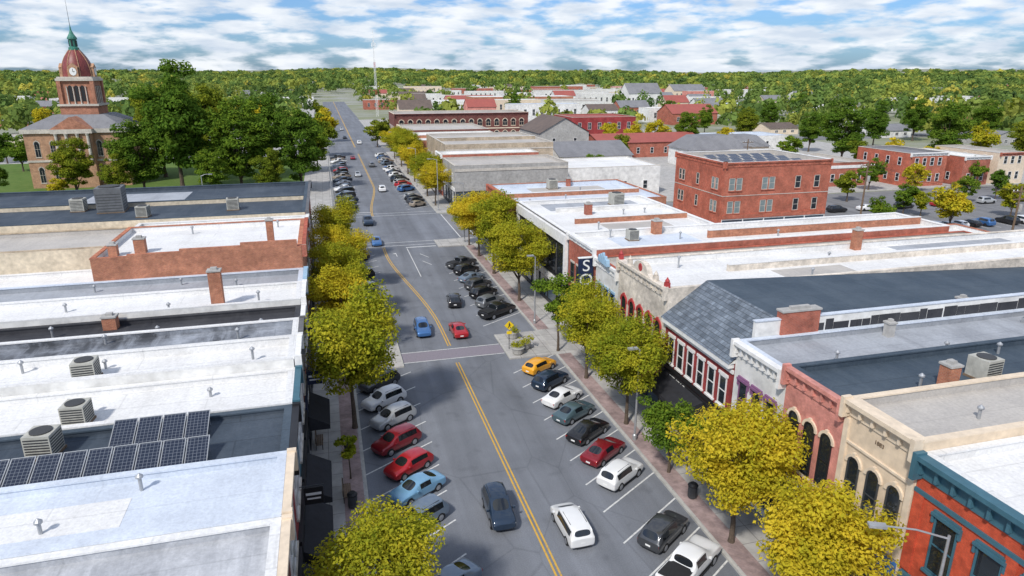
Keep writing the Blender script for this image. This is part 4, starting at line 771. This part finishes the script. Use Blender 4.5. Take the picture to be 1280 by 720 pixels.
def carparts(kind):
    S=ST[kind]; W_=S['W']; L=S['L']; r=S['r']; st=S['st']; secs=[]
    for (x,zb,be,tp,wl,wt,cab) in st:
        w_=W_*wl; t_=W_*wt*wl if not cab else W_*wt
        h_=[(w_*.86,zb),(w_*.985,zb+.12),(w_,zb+(be-zb)*.6),(w_*.97,be),(t_,tp-.05),(t_*.88,tp),(0,tp+.03)]
        secs.append([(x,y,z) for y,z in h_]+[(x,-y,z) for y,z in h_[-2::-1]])
    FS=[];FMI=[]; n=13
    def bf(p,mi=0): FS.append(p); FMI.append(mi)
    cabs=[i for i in range(len(st)) if st[i][6]]
    for a in range(len(st)-1):
        A,B_=secs[a],secs[a+1]; ca,cb=st[a][6],st[a+1][6]
        for j in range(n-1):
            q=[A[j],B_[j],B_[j+1],A[j+1]]
            if ca and cb and j in (3,8):          # side glass: one strip from pillar to pillar
                lo,hi=(j,j+1) if j==3 else (j+1,j)
                a0,a1=lerp(A[lo],A[hi],.07),lerp(A[lo],A[hi],.86); b0,b1=lerp(B_[lo],B_[hi],.07),lerp(B_[lo],B_[hi],.86)
                bf([A[lo],B_[lo],b0,a0]); bf([a1,b1,B_[hi],A[hi]])
                g0,g1,k0,k1=a0,a1,b0,b1
                if a==cabs[0]: g0,g1=lerp(a0,b0,.12),lerp(a1,b1,.1); bf([a0,g0,g1,a1])
                if a+1==cabs[-1]: k0,k1=lerp(b0,a0,.05),lerp(b1,a1,.12); bf([k0,b0,b1,k1])
                bf([g0,k0,k1,g1],1 if j==3 else 2); continue
            if ca!=cb and j in (5,6): continue
            bf(q)
        if ca!=cb:
            poly=[A[5],A[6],A[7],B_[7],B_[6],B_[5]]; c=[sum(p[i] for p in poly)/6 for i in range(3)]; inn=[lerp(p,c,.06) for p in poly]
            for i in range(6):
                j=(i+1)%6; bf([poly[i],poly[j],inn[j],inn[i]])
            mi=4 if cb else 3; bf([inn[0],inn[1],inn[4],inn[5]],mi); bf([inn[1],inn[2],inn[3],inn[4]],mi)
    for e in (secs[0],secs[-1]):      # end caps as quads
        for j in range(6): 
            if j<5: bf([e[j],e[j+1],e[11-j],e[12-j]])
            else: bf([e[5],e[6],e[7]])
    for i in range(len(secs)-1): bf([secs[i][0],secs[i][-1],secs[i+1][-1],secs[i+1][0]])
    vm={}; nv=[]; fi=[]
    for p in FS:
        ids=[]
        for q in p:
            k=(round(q[0],4),round(q[1],4),round(q[2],4))
            if k not in vm: vm[k]=len(nv); nv.append(q)
            ids.append(vm[k])
        fi.append(ids)
    me=bpy.data.meshes.new('shell'); me.from_pydata(nv,[],fi)
    for m_ in DM: me.materials.append(m_)
    me.polygons.foreach_set('material_index',FMI)
    bm=bmesh.new(); bm.from_mesh(me); bmesh.ops.recalc_face_normals(bm,faces=bm.faces)
    cl=bm.edges.layers.float.get('crease_edge') or bm.edges.layers.float.new('crease_edge')
    x0,x1=secs[0][0][0],secs[-1][0][0]
    for e in bm.edges:
        ms_={f.material_index for f in e.link_faces}; xs=[v.co.x for v in e.verts]; zs=[v.co.z for v in e.verts]
        if len(ms_)>1: e[cl]=.9
        elif max(zs)<.5 and min(xs)>x0+.05 and max(xs)<x1-.05: e[cl]=.5
        elif all(abs(x-x0)<.01 for x in xs) or all(abs(x-x1)<.01 for x in xs): e[cl]=.45
        elif all(any(abs(v.co.x-s_[k][0])<1e-3 and abs(abs(v.co.y)-abs(s_[k][1]))<1e-3 and abs(v.co.z-s_[k][2])<1e-3 for s_ in secs for k in (3,4)) for v in e.verts): e[cl]=.4
    bm.to_mesh(me); bm.free()
    ob=bpy.data.objects.new('shell',me); col.objects.link(ob); md=ob.modifiers.new('s','SUBSURF'); md.levels=2; md.render_levels=2
    dg=bpy.context.evaluated_depsgraph_get(); ev=bpy.data.meshes.new_from_object(ob.evaluated_get(dg)); bpy.data.objects.remove(ob)
    prt=[MB() for _ in range(5)]; maps=[{} for _ in range(5)]
    for p in ev.polygons:
        mi=p.material_index; ids=[]
        for vi in p.vertices:
            if vi not in maps[mi]: maps[mi][vi]=len(prt[mi].v); prt[mi].v.append(tuple(ev.vertices[vi].co))
            ids.append(maps[mi][vi])
        prt[mi].f.append(tuple(ids))
    body,sideL,sideR,ws,rw=prt
    trim=MB(); wx=L*.295
    for sx in (-1,1):
        for sy in (-1,1):
            arcp=[((r+.06)*math.cos(math.pi*k/10)+sx*wx,(r+.06)*math.sin(math.pi*k/10)+r) for k in range(11)]
            arcp+=[(sx*wx-r-.06,.24),(sx*wx+r+.06,.24)]
            y=sy*(W_*.99); trim.face([(px,y,pz) for px,pz in (arcp[::-1] if sy>0 else arcp)])
    trim.box(-wx+r+.1,wx-r-.1,-W_*.96,W_*.96,.22,.32).box(L/2-.2,L/2-.005,-W_*.58,W_*.58,.36,.52).box(-L/2+.005,-L/2+.2,-W_*.62,W_*.62,.34,.5)
    out=[('body',body,'PAINT',None,True),('trim',trim,'trimblack',None,False),('side_window',sideL,'carglass',None,True),('side_window',sideR,'carglass',None,True),('windscreen',ws,'carglass',None,True),('rear_window',rw,'carglass',None,True)]
    zf=st[-2][2]-.08; zr=st[1][2]-.12
    for sy in (-1,1):
        hx=L/2-.18; h=MB(); y0,y1=sorted((sy*W_*.54,sy*W_*.88)); h.prism_y([(hx-.2,zf),(hx+.1,zf-.14),(hx+.13,zf-.03),(hx-.12,zf+.09)],y0,y1); out.append(('headlight',h,'headlight',None,False))
        h=MB(); y0,y1=sorted((sy*W_*.58,sy*W_*.9)); h.box(-L/2+.01,-L/2+.26,y0,y1,zr-.17,zr+.02); out.append(('taillight',h,'taillight',None,False))
        h=MB(); mx=.75 if kind in('sedan','hatch') else (1.2 if kind=='van' else .85); h.box(mx-.08,mx+.07,sy*(W_+.07)-.1,sy*(W_+.07)+.1,st[5][2]+.0,st[5][2]+.14); out.append(('wing_mirror',h,'PAINT',None,False))
        if kind in ('suv','van'):
            h=MB().tube((-1.5,sy*W_*.66,st[3][3]-.02),(.2,sy*W_*.66,st[4][3]-.03),.02); out.append(('roof_rail',h,'trimblack',None,False))
    out.append(('number_plate',MB().box(-L/2-.01,-L/2+.08,-.2,.2,zr-.3,zr-.16),'signwhite',None,False))
    if kind=='pickup': out.append(('bed_cover',MB().box(-2.7,-1.08,-.87,.87,1.14,1.235),'trimblack',None,False))
    for sx in (-1,1):
        for sy in (-1,1):
            y=sy*(W_-.11); wv=MB().lathe([(r*.7,-.1),(r,-.08),(r,.08),(r*.7,.1)],(0,0,0),18,'y'); 
            rm_=MB().lathe([(r*.2,.118*sy),(r*.66,.104*sy)] if sy<0 else [(r*.66,.104),(r*.2,.118)],(0,0,0),10,'y')
            out.append(('wheel',wv,'tyre',(sx*wx,y+sy*.03,r),True)); out.append(('rim',rm_,'rim',(0,0,0),False))
    return out
CP={}
for k in ST:
    lst=[]
    for (n,mb,mk,loc,sm) in carparts(k): lst.append((n,mb.mesh(n,M[mk] if mk!='PAINT' else M['p_white'],sm,60),mk,loc))
    CP[k]=lst
CS=.81
def car(kind,x,y,head,pt,label,cat='car',group='cars parked along the street',name='parked_car',zs=1):
    t=thing(name,label,cat,(x,y,0),head,group); last=None
    k_=CS*(.97 if kind=='suv' else (.93 if kind=='van' else 1)); t.scale=(k_,k_,k_*zs)
    for n,me,mk,loc in CP[kind]:
        if n=='rim': o=link(n,me,last)
        else: o=link(n,me,t,loc or (0,0,0))
        if n=='wheel': last=o
        if mk=='PAINT': o.material_slots[0].link='OBJECT'; o.material_slots[0].material=M[pt]
    return t
SC={}
def simplecar(kind,x,y,head,pt,label,cat='car',group='far parked cars',name='parked_car'):
    if (kind,pt) not in SC:
        big=MB(); mats=[]; mi=[]
        for n,me,mk,loc in CP[kind]:
            if n not in('body','trim','side_window','windscreen','rear_window','wheel','taillight','headlight','bed_cover'): continue
            mname=pt if mk=='PAINT' else mk
            if mname not in mats: mats.append(mname)
            b0=len(big.v); l=loc or (0,0,0)
            big.v+=[(v.co.x+l[0],v.co.y+l[1],v.co.z+l[2]) for v in me.vertices]
            for p in me.polygons: big.f.append(tuple(b0+i for i in p.vertices)); mi.append(mats.index(mname))
        me=big.mesh('car',None,True)
        for mn in mats: me.materials.append(M[mn])
        me.polygons.foreach_set('material_index',mi); SC[(kind,pt)]=me
    o=link(name,SC[(kind,pt)],None,(x,y,0),head); o.scale=(CS+.03,)*3; return tag(o,label,cat,group)
HR=math.atan2(DIR[1],DIR[0]); HL=HR+math.pi
for y,k,p,l in [(27.4,'pickup','p_white','white pickup truck with a black bed cover at the bottom right'),(30.4,'suv','p_darkgrey','dark grey SUV parked beside the white pickup on the right'),(36.6,'suv','p_white','white SUV on the right between an empty stall and a dark red car'),(39.6,'sedan','p_darkred','dark red sedan parked at the right kerb'),(42.6,'sedan','p_black','black sedan on the right between slate and dark red sedans'),(45.7,'sedan','p_slate','slate green sedan at the right kerb'),(48.5,'sedan','p_white','white sedan at the right kerb'),(51.7,'suv','p_navy','dark navy SUV beside the yellow hatchback'),(54.9,'hatch','p_yellow','yellow hatchback beside the right bump-out')]:
    car(k,17.35,y,HR+R(rnd.uniform(-2,2)),p,l,'pickup truck' if k=='pickup' else 'car')
for y,k,p,l,dx in [(55.2,'suv','p_darkgrey','dark grey SUV under the large tree on the left',-.7),(51.7,'suv','p_white','white SUV parked under the large left hand tree',-.6),(48.4,'suv','p_silver','silver SUV at the left kerb below the white one',-.2),(44.7,'suv','p_darkred','dark red SUV parked at the left kerb',-.3),(41.4,'hatch','p_red','bright red hatchback at the left kerb',.2),(38.5,'sedan','p_skyblue','light blue sedan at the left kerb',.4),(35.3,'suv','p_steel','steel grey SUV at left kerb nearest the bottom tree',.1),(29.3,'sedan','p_steel','pale steel sedan half hidden at the bottom left kerb',.8)]:
    car(k,3.6+dx,y,HL+R(rnd.uniform(-2,2)),p,l)
car('suv',8.5,34.9,R(-91),'p_navy','dark navy SUV driving towards us in the middle of the street',group='cars driving on the street',name='moving_car',zs=1.14)
car('van',12.35,32.4,R(91),'p_white','white minivan driving away next to the yellow line','van',group='cars driving on the street',name='moving_van')
car('suv',8.3,67.2,R(-90),'p_blue','blue SUV driving towards the crosswalk',group='cars driving on the street',name='moving_car')
car('sedan',11.9,66.0,R(91),'p_red','red sedan driving away past the crosswalk',group='cars driving on the street',name='moving_car')
for i,(k,p,l,dx) in enumerate([('pickup','p_black','black pickup truck first on the right past the bump-out',0),('suv','p_grey','grey SUV second on the right past the bump-out',0),('suv','p_black','black SUV third on the right past the bump-out',.0),('suv','p_darkgrey','dark grey SUV fourth on the right past the bump-out',.1),('sedan','p_steel','steel blue sedan fifth on the right past the bump-out',0),('suv','p_black','black SUV sixth on the right past the bump-out',0),('pickup','p_darkgrey','dark grey pickup seventh on the right past the bump-out',0)]):
    car(k,17.2+dx,RS2[i],HR,p,l,'pickup truck' if k=='pickup' else 'car')
car('suv',13.2,75.5,R(84),'p_black','black SUV pulling out into the lane beside the stalls',group='cars driving on the street',name='moving_car')
cn={'p_white':'white','p_silver':'silver','p_grey':'grey','p_black':'black','p_darkgrey':'dark grey','p_red':'red','p_blue':'blue','p_navy':'navy','p_tan':'tan','p_steel':'steel blue','p_darkred':'dark red','p_skyblue':'light blue'}
kn={'sedan':'sedan','suv':'SUV','hatch':'hatchback','van':'minivan','pickup':'pickup'}
PL=['p_white','p_silver','p_grey','p_black','p_darkgrey','p_black','p_red','p_blue','p_navy','p_tan','p_steel','p_white']; KL_=['sedan','suv','suv','hatch','pickup','van','sedan']
for i,y in enumerate(LS2):
    if i in (1,3,5,7,8): continue
    k,p=rnd.choice(KL_),rnd.choice(PL[2:6]); simplecar(k,3.0,y,HL,p,f'{cn[p]} {kn[k]} in the {ORD[i]} left stall past the crosswalk',group='cars parked past the crosswalk on the left')
for i,y in enumerate(LS3):
    if rnd.random()<.12: continue
    k,p=rnd.choice(KL_),rnd.choice(PL); simplecar(k,3.4,y,HL,p,f'{cn[p]} {kn[k]} in the {ORD[i]} left stall past the crossroads, beside the square',group='cars parked beside the square')
for i,y in enumerate(RS3):
    if rnd.random()<.15: continue
    k,p=rnd.choice(KL_),rnd.choice(PL); simplecar(k,17.3,y,HR,p,f'{cn[p]} {kn[k]} in the {ORD[i]} right stall past the crossroads',group='cars parked past the crossroads on the right')
for (k,x,y,a_,p,l) in [('sedan',6.6,108,-90,'p_blue','blue sedan entering the near side of the crossroads'),('pickup',6.3,124,-90,'p_navy','navy pickup in the middle of the crossroads'),('suv',11.8,160,90,'p_white','white SUV driving away past the crossroads'),('sedan',7.6,186,-90,'p_silver','silver sedan driving towards us past the crossroads'),('suv',12.6,205,90,'p_grey','grey SUV driving away far beyond the crossroads'),('sedan',8,225,-90,'p_darkred','dark red sedan near the second crossroads'),('van',12.6,275,90,'p_white','white minivan past the second crossroads'),('sedan',8,300,-90,'p_black','black sedan far down the street'),('suv',8,345,-90,'p_silver','silver SUV farthest down the street')]:
    simplecar(k,x,y,R(a_),p,l,group='cars driving on the street',name='moving_car')
for row,(yy,hd) in enumerate(((94.5,90),(78.5,-90))):
    for i in range(20):
        if rnd.random()<.12: continue
        k,p=rnd.choice(KL_),rnd.choice(PL); simplecar(k,93.4+i*2.8,yy,R(hd),p,f'{cn[p]} {kn[k]} in the {ORD[i]} stall of the {"back" if row==0 else "front"} row of the parking lot',group='cars in the parking lot')
for i,(x,p,k) in enumerate(((96,'p_black','suv'),(103,'p_white','sedan'),(112,'p_darkgrey','suv'),(121,'p_red','sedan'),(133,'p_silver','suv'),(142,'p_black','pickup'))):
    simplecar(k,x,111.5,0,p,f'{cn[p]} {kn[k]} {ORD[i]} in the kerb row on the cross street at right',group='cars on the cross street')
for i,(x,p,k) in enumerate(((61,'p_silver','sedan'),(64.2,'p_black','suv'),(70.6,'p_red','hatch'),(73.8,'p_white','pickup'))):
    simplecar(k,x,84,R(90),p,f'{cn[p]} {kn[k]} in the yard before the red brick block',group='cars in the rear yard')
# ------------------------------------------------------------------ roof equipment
def ac(x,y,z,s_,label,group='rooftop air conditioners',mt='hvac'):
    t=thing('air_conditioner',label,'air conditioner',(x,y,z),R(rnd.uniform(-8,8)),group); a=.6*s_
    MB().box(-a,a,-a,a,.12,1.25*s_).build('cabinet',M[mt],t); m=MB()
    for k in range(7): m.box(-a*.9,a*.9,-a-.012,-a-.002,.2+k*.14*s_,.27+k*.14*s_)
    for k in range(7): m.box(a+.002,a+.012,-a*.9,a*.9,.2+k*.14*s_,.27+k*.14*s_)
    m.build('louvre',M['fan'],t); MB().lathe([(a*.8,1.252*s_),(a*.8,1.3*s_),(a*.7,1.31*s_)],(0,0,0),18).build('fan_grille',M['fan'],t); MB().box(-a-.05,a+.05,-a-.05,a+.05,-.01,.115).build('base',M['wood'],t)
    return t
for u,v,k,s_,l in ((93,497,'C2',1.0,'air conditioner farthest back on white roof behind the solar panels'),(96,534,'C1',.95,'middle air conditioner on white roof behind the solar panels'),(58,568,'B',1.0,'air conditioner beside the upper row of solar panels'),(142,264,'I',2.3,'big dark air handling unit on the black blue corner roof'),(100,264,'I',1.2,'small air conditioner left of the big unit on black blue roof'),(292,262,'I',1.1,'small air conditioner near the street on black blue roof'),(180,271,'I',1.,'small air conditioner right of the big unit on black blue roof')):
    b=lb[k]; x,y=roofpt(u,v,b.h); y=min(max(y,b.y0+1.2*s_),b.y1-1.2*s_); ac(x,y,b.h,s_,l,mt='hvacdark' if s_>2 else 'hvac')
for u,v,k,s_,l in ((1240,478,'R3',1.,'air conditioner on the rose painted shop roof'),(790,300,'R8',.9,'air conditioner on the roof beside the upright sign'),(905,280,'an',1.1,'air conditioner on low brick building behind the black and white store'),(770,256,'R9',1.3,'air conditioner on the black and white store roof'),(690,236,'R10',1.2,'air conditioner on brick corner store roof')):
    b=rb[k]; x,y=roofpt(u,v,b.h); x=min(max(x,b.x0+1.5),b.x1-1.5); y=min(max(y,b.y0+1.2),b.y1-1.2); ac(x,y,b.h,s_,l)
def panel(x,y,z,w_,d,tilt,label,group):
    t=thing('solar_panel',label,'solar panel',(x,y,z),0,group); c,s_=math.cos(tilt),math.sin(tilt)
    a=w_/2-.02; f=MB()
    def q(x0,x1,v0,v1,o0,o1):
        pts=[]
        for oo in (o0,o1): pts+=[(x0,v0*c-oo*s_,.15+v0*s_+oo*c),(x1,v0*c-oo*s_,.15+v0*s_+oo*c),(x1,v1*c-oo*s_,.15+v1*s_+oo*c),(x0,v1*c-oo*s_,.15+v1*s_+oo*c)]
        n=len(f.v); f.v.extend(pts); f.f.extend([tuple(n+i for i in k) for k in ((0,3,2,1),(4,5,6,7),(0,1,5,4),(1,2,6,5),(2,3,7,6),(3,0,4,7))])
    q(-a,a,0,.04,0,.05);q(-a,a,d-.04,d,0,.05);q(-a,-a+.04,.04,d-.04,0,.05);q(a-.04,a,.04,d-.04,0,.05)
    f.build('frame',M['metal'],t)
    MB().face([(-a+.04,.04*c-.03*s_,.15+.04*s_+.03*c),(a-.04,.04*c-.03*s_,.15+.04*s_+.03*c),(a-.04,(d-.04)*c-.03*s_,.15+(d-.04)*s_+.03*c),(-a+.04,(d-.04)*c-.03*s_,.15+(d-.04)*s_+.03*c)]).build('cells',M['solar'],t)
    MB().tube((-a+.1,d*c*.95,0),(-a+.1,d*c*.95,.15+d*s_*.94),.025).tube((a-.1,d*c*.95,0),(a-.1,d*c*.95,.15+d*s_*.94),.025).tube((-a+.1,.05,0),(-a+.1,.05,.15),.025).tube((a-.1,.05,0),(a-.1,.05,.15),.025).build('stand',M['metal'],t)
zB=lb['B'].h
for i in range(10): panel(-6.9-i*1.04,30.15,zB,1.02,1.75,R(22),f'{ORD[i]} solar panel from the street in the long front row',"solar panels on the dark blue roof")
for i in range(4): panel(-7.3-i*1.12,32.9,zB,1.1,1.75,R(22),f'{ORD[i]} solar panel from the street in the short back row',"solar panels on the dark blue roof")
b=rb['RED']
for r_ in range(3):
    for i in range(6): panel(b.x0+4.6+i*2.3,b.y0+2.8+r_*4.2,b.h,1.9,2.0,R(12),f'{ORD[i]} solar panel from the left in the {("front","middle","back")[r_]} row on the red brick block','solar panels on the red brick block')
def vent(x,y,z,h_,label):
    t=thing('roof_vent',label,'vent',(x,y,z),0,'roof vents'); MB().tube((0,0,-.02),(0,0,h_),.08,.08,8).build('pipe',M['metal'],t); MB().lathe([(.16,h_),(.16,h_+.08),(.03,h_+.2)],(0,0,0),10).build('cowl',M['metal'],t)
vn={'A2':'bluish white roof left of solar panels','C1':'white roof behind the solar panels','C2':'raised white roof','D':'patched tar roof','E':'black tar roof','F1':'white roof with the tall chimney','F2':'grey roof before the brick end wall','G':'white roof behind brick end wall'}
for k,nm in vn.items():
    b=lb[k]
    for i in range(3):
        x=XL-4-i*6.5+rnd.uniform(-2,2); y=rnd.uniform(b.y0+.8,b.y1-.8)
        if k=='G' and x<b.x0+1: continue
        vent(x,y,b.h,rnd.uniform(.4,.9),f'{ORD[i]} vent pipe from the street on the left {nm}')
vr={'R2':'tan stone shop roof','R3':'rose painted shop roof','R4':'white fronted shop roof','R6':'cream ornate shop roof','R8':'upright sign shop roof','R9':'black and white store roof','R10':'brick corner store roof'}
for k,nm in vr.items():
    b=rb[k]
    for i in range(3):
        x=XR+4+i*(5 if k in('R9','R10') else 8)+rnd.uniform(-2,2); vent(x,rnd.uniform(b.y0+.8,b.y1-.8),b.h,rnd.uniform(.4,1.),f'{ORD[i]} vent pipe from the street on the {nm}')
t=thing('skylight','glazed skylight on the silver patched roof at right','skylight',(47,33.,rb['R4'].h)); MB().box(-1.4,1.4,-.8,.8,-.02,.35).build('kerb_frame',M['metal'],t); MB().prism_y([(-1.35,.352),(1.35,.352),(0,.9)],-.78,.78).build('glazing',M['glassblue'],t)
# ------------------------------------------------------------------ street furniture
def lamp(x,y,h_,ang,arm,label,group='street lamps'):
    t=thing('street_lamp',label,'street lamp',(x,y,.12),ang,group); MB().lathe([(.16,0),(.16,.4),(.09,.5),(.06,h_)],(0,0,0),10).build('pole',M['metal'],t)
    MB().tube((0,0,h_-.15),(arm*.5,0,h_+.12),.045,.04).tube((arm*.5,0,h_+.12),(arm,0,h_+.15),.04,.035).build('arm',M['metal'],t); hd=MB().box(arm-.1,arm+.6,-.15,.15,h_+.08,h_+.2).build('lamp_head',M['metal'],t); MB().box(arm,arm+.52,-.11,.11,h_+.055,h_+.078).build('lens',M['signwhite'],hd)
lamp(23.2,18.0,8.0,R(155),2.5,'silver street lamp with long arm at the bottom right before the scarlet shop')
for x,y,h_,an,l in ((20.4,41.,7.2,180,'slim street lamp on the right kerb between parked cars and trees'),(20.4,66.5,7.5,180,'slim street lamp beside the upright sign on right kerb'),(20.4,105.5,9.5,180,'tall lamp at the near right corner of the crossroads'),(.5,106,9.5,0,'tall lamp at the near left corner of the crossroads'),(20.6,133,10,180,'tall lamp at the far right corner of the crossroads'),(.4,133.5,9.5,0,'tall lamp at the far left corner of the crossroads'),(.4,175,9,0,'lamp halfway along the courthouse square'),(20.4,164,9,180,'lamp on the right beyond the crossroads'),(20.4,212,9,180,'lamp on the right near the second crossroads'),(-22,133,8.5,0,'lamp on the cross street beside the square')): lamp(x,y,h_,R(an),.3 if y<70 else 1.3,l)
def pedsign(x,y,ang,label,back=False):
    t=thing('crossing_sign',label,'road sign',(x,y,.13),ang,'pedestrian crossing signs'); t.scale=(.85,.85,.85); MB().tube((0,0,0),(0,0,3.4),.04,.04,8).build('post',M['darkmetal'],t)
    s_=.56; MB().prism_y([(0,2.36),(s_,2.92),(0,3.48),(-s_,2.92)],-.07,-.045).build('sign_plate',M['yellow'],t)
    MB().prism_y([(0,2.34),(.58,2.92),(0,3.5),(-.58,2.92)],-.0445,-.041).build('plate_back',M['darkmetal'],t)
    m=MB().lathe([(.07,-.082),(.07,-.072)],(0,0,3.2),10,'y'); m.prism_y([(-.07,2.85),(.07,2.85),(.07,3.1),(-.07,3.1)],-.08,-.072).prism_y([(-.07,2.85),(-.2,2.6),(-.12,2.58),(.02,2.85)],-.079,-.0721).prism_y([(.0,2.85),(.12,2.58),(.2,2.6),(.07,2.85)],-.078,-.0722).prism_y([(.07,3.08),(.22,2.9),(.18,2.86),(.07,2.98)],-.077,-.0723); m.build('walking_figure',M['black'],t)
    MB().box(-.3,.3,-.07,-.045,1.85,2.2).build('arrow_plate',M['yellow'],t)
pedsign(15.9,60.3,0,'yellow walking figure sign on the right bump-out'); pedsign(5.0,64.2,math.pi,'crossing sign seen from behind on the left bump-out')
def planter(x,y,label):
    t=thing('planter',label,'planter',(x,y,.13),0,'planters on the bump-outs'); MB().lathe([(.4,0),(.5,.1),(.6,.6),(.66,.62),(.66,.7),(.55,.7)],(0,0,0),14).build('pot',M['conc'],t)
    Q,_=crown_quads(int(x*10+y),.75,1.0,.5,260,9,.1,.5); link('plants',np_mesh('plants',Q,L_YEL),t)
for x,y,l in ((17,63,'planter on the right bump-out farthest from the sign'),(17.4,60,'planter on the right bump-out right of yellow sign'),(16.4,58.9,'planter on the right bump-out nearest the yellow car'),(3.6,63.6,'planter on left bump-out beside the crossing sign'),(3.4,60.2,'planter on left bump-out nearest the crosswalk')): planter(x,y,l)
def bench(x,y,an,label):
    t=thing('bench',label,'bench',(x,y,.13),an,'pavement benches'); m=MB()
    for k in range(4): m.box(-.8,.8,-.05+k*.12,.05+k*.12,.42,.46)
    m.build('seat',M['wood'],t); m=MB()
    for k in range(3): m.box(-.8,.8,.44,.48,.55+k*.14,.66+k*.14)
    m.build('backrest',M['wood'],t)
    for s_ in (-.7,.7): MB().box(s_-.03,s_+.03,-.04,.02,0,.42).box(s_-.03,s_+.03,.4,.44,0,.95).build('leg',M['darkmetal'],t)
bench(-1.9,46.2,R(90),'wooden bench against the left shop fronts by the big tree'); bench(-.2,39.2,R(90),'wooden bench on left pavement by the sapling')
def bin_(x,y,label):
    t=thing('litter_bin',label,'litter bin',(x,y,.13),0,'litter bins'); MB().lathe([(.26,0),(.3,.1),(.3,.85)],(0,0,0),12).build('body',M['darkmetal'],t); MB().lathe([(.33,.85),(.33,.92),(.2,1.05)],(0,0,0),12).build('lid',M['black'],t)
bin_(-.1,44.2,'dark litter bin on the left pavement beside the dark red SUV'); bin_(20.9,33.4,'dark litter bin on right pavement by the empty stall'); bin_(-.1,38,'dark litter bin on left pavement just past the sapling')
def upole(x,y,h_,label):
    t=thing('utility_pole',label,'utility pole',(x,y,0),0,'wooden utility poles'); MB().lathe([(.17,-.1),(.11,h_)],(0,0,0),9).build('pole',M['wood'],t); MB().box(-1.3,1.3,-.07,.07,h_-.7,h_-.56).build('crossarm',M['wood'],t); MB().box(-1.,1.,-.07,.07,h_-1.7,h_-1.56).build('crossarm',M['wood'],t)
    for s_ in (-1.2,-.6,.6,1.2): MB().lathe([(.05,h_-.56),(.06,h_-.45),(.03,h_-.38)],(s_,0,0),8).build('insulator',M['signwhite'],t)
    MB().lathe([(.25,h_-3.2),(.25,h_-2.3)],(.45,0,0),10).build('transformer',M['grey'],t)
UP=[(84,42,'utility pole in the alley nearest the right picture edge'),(84,66,'utility pole in the alley beside the parking lot'),(84,92,'utility pole at the red brick block'),(88,131.5,'utility pole across the cross street at right')]
for x,y,l in UP: upole(x,y,12.5,l)
m=MB()
for (x0,y0,_),(x1,y1,_) in zip(UP[:-1],UP[1:]):
    for s_ in (-1.2,.6,1.2):
        pr=None
        for k in range(9):
            f_=k/8; p=(x0+(x1-x0)*f_+s_,y0+(y1-y0)*f_,12.1-1.0*4*f_*(1-f_))
            if pr: m.tube(pr,p,.02,n=4)
            pr=p
tag(m.build('power_line',M['black']),'thin black wires strung between the alley utility poles','wires')
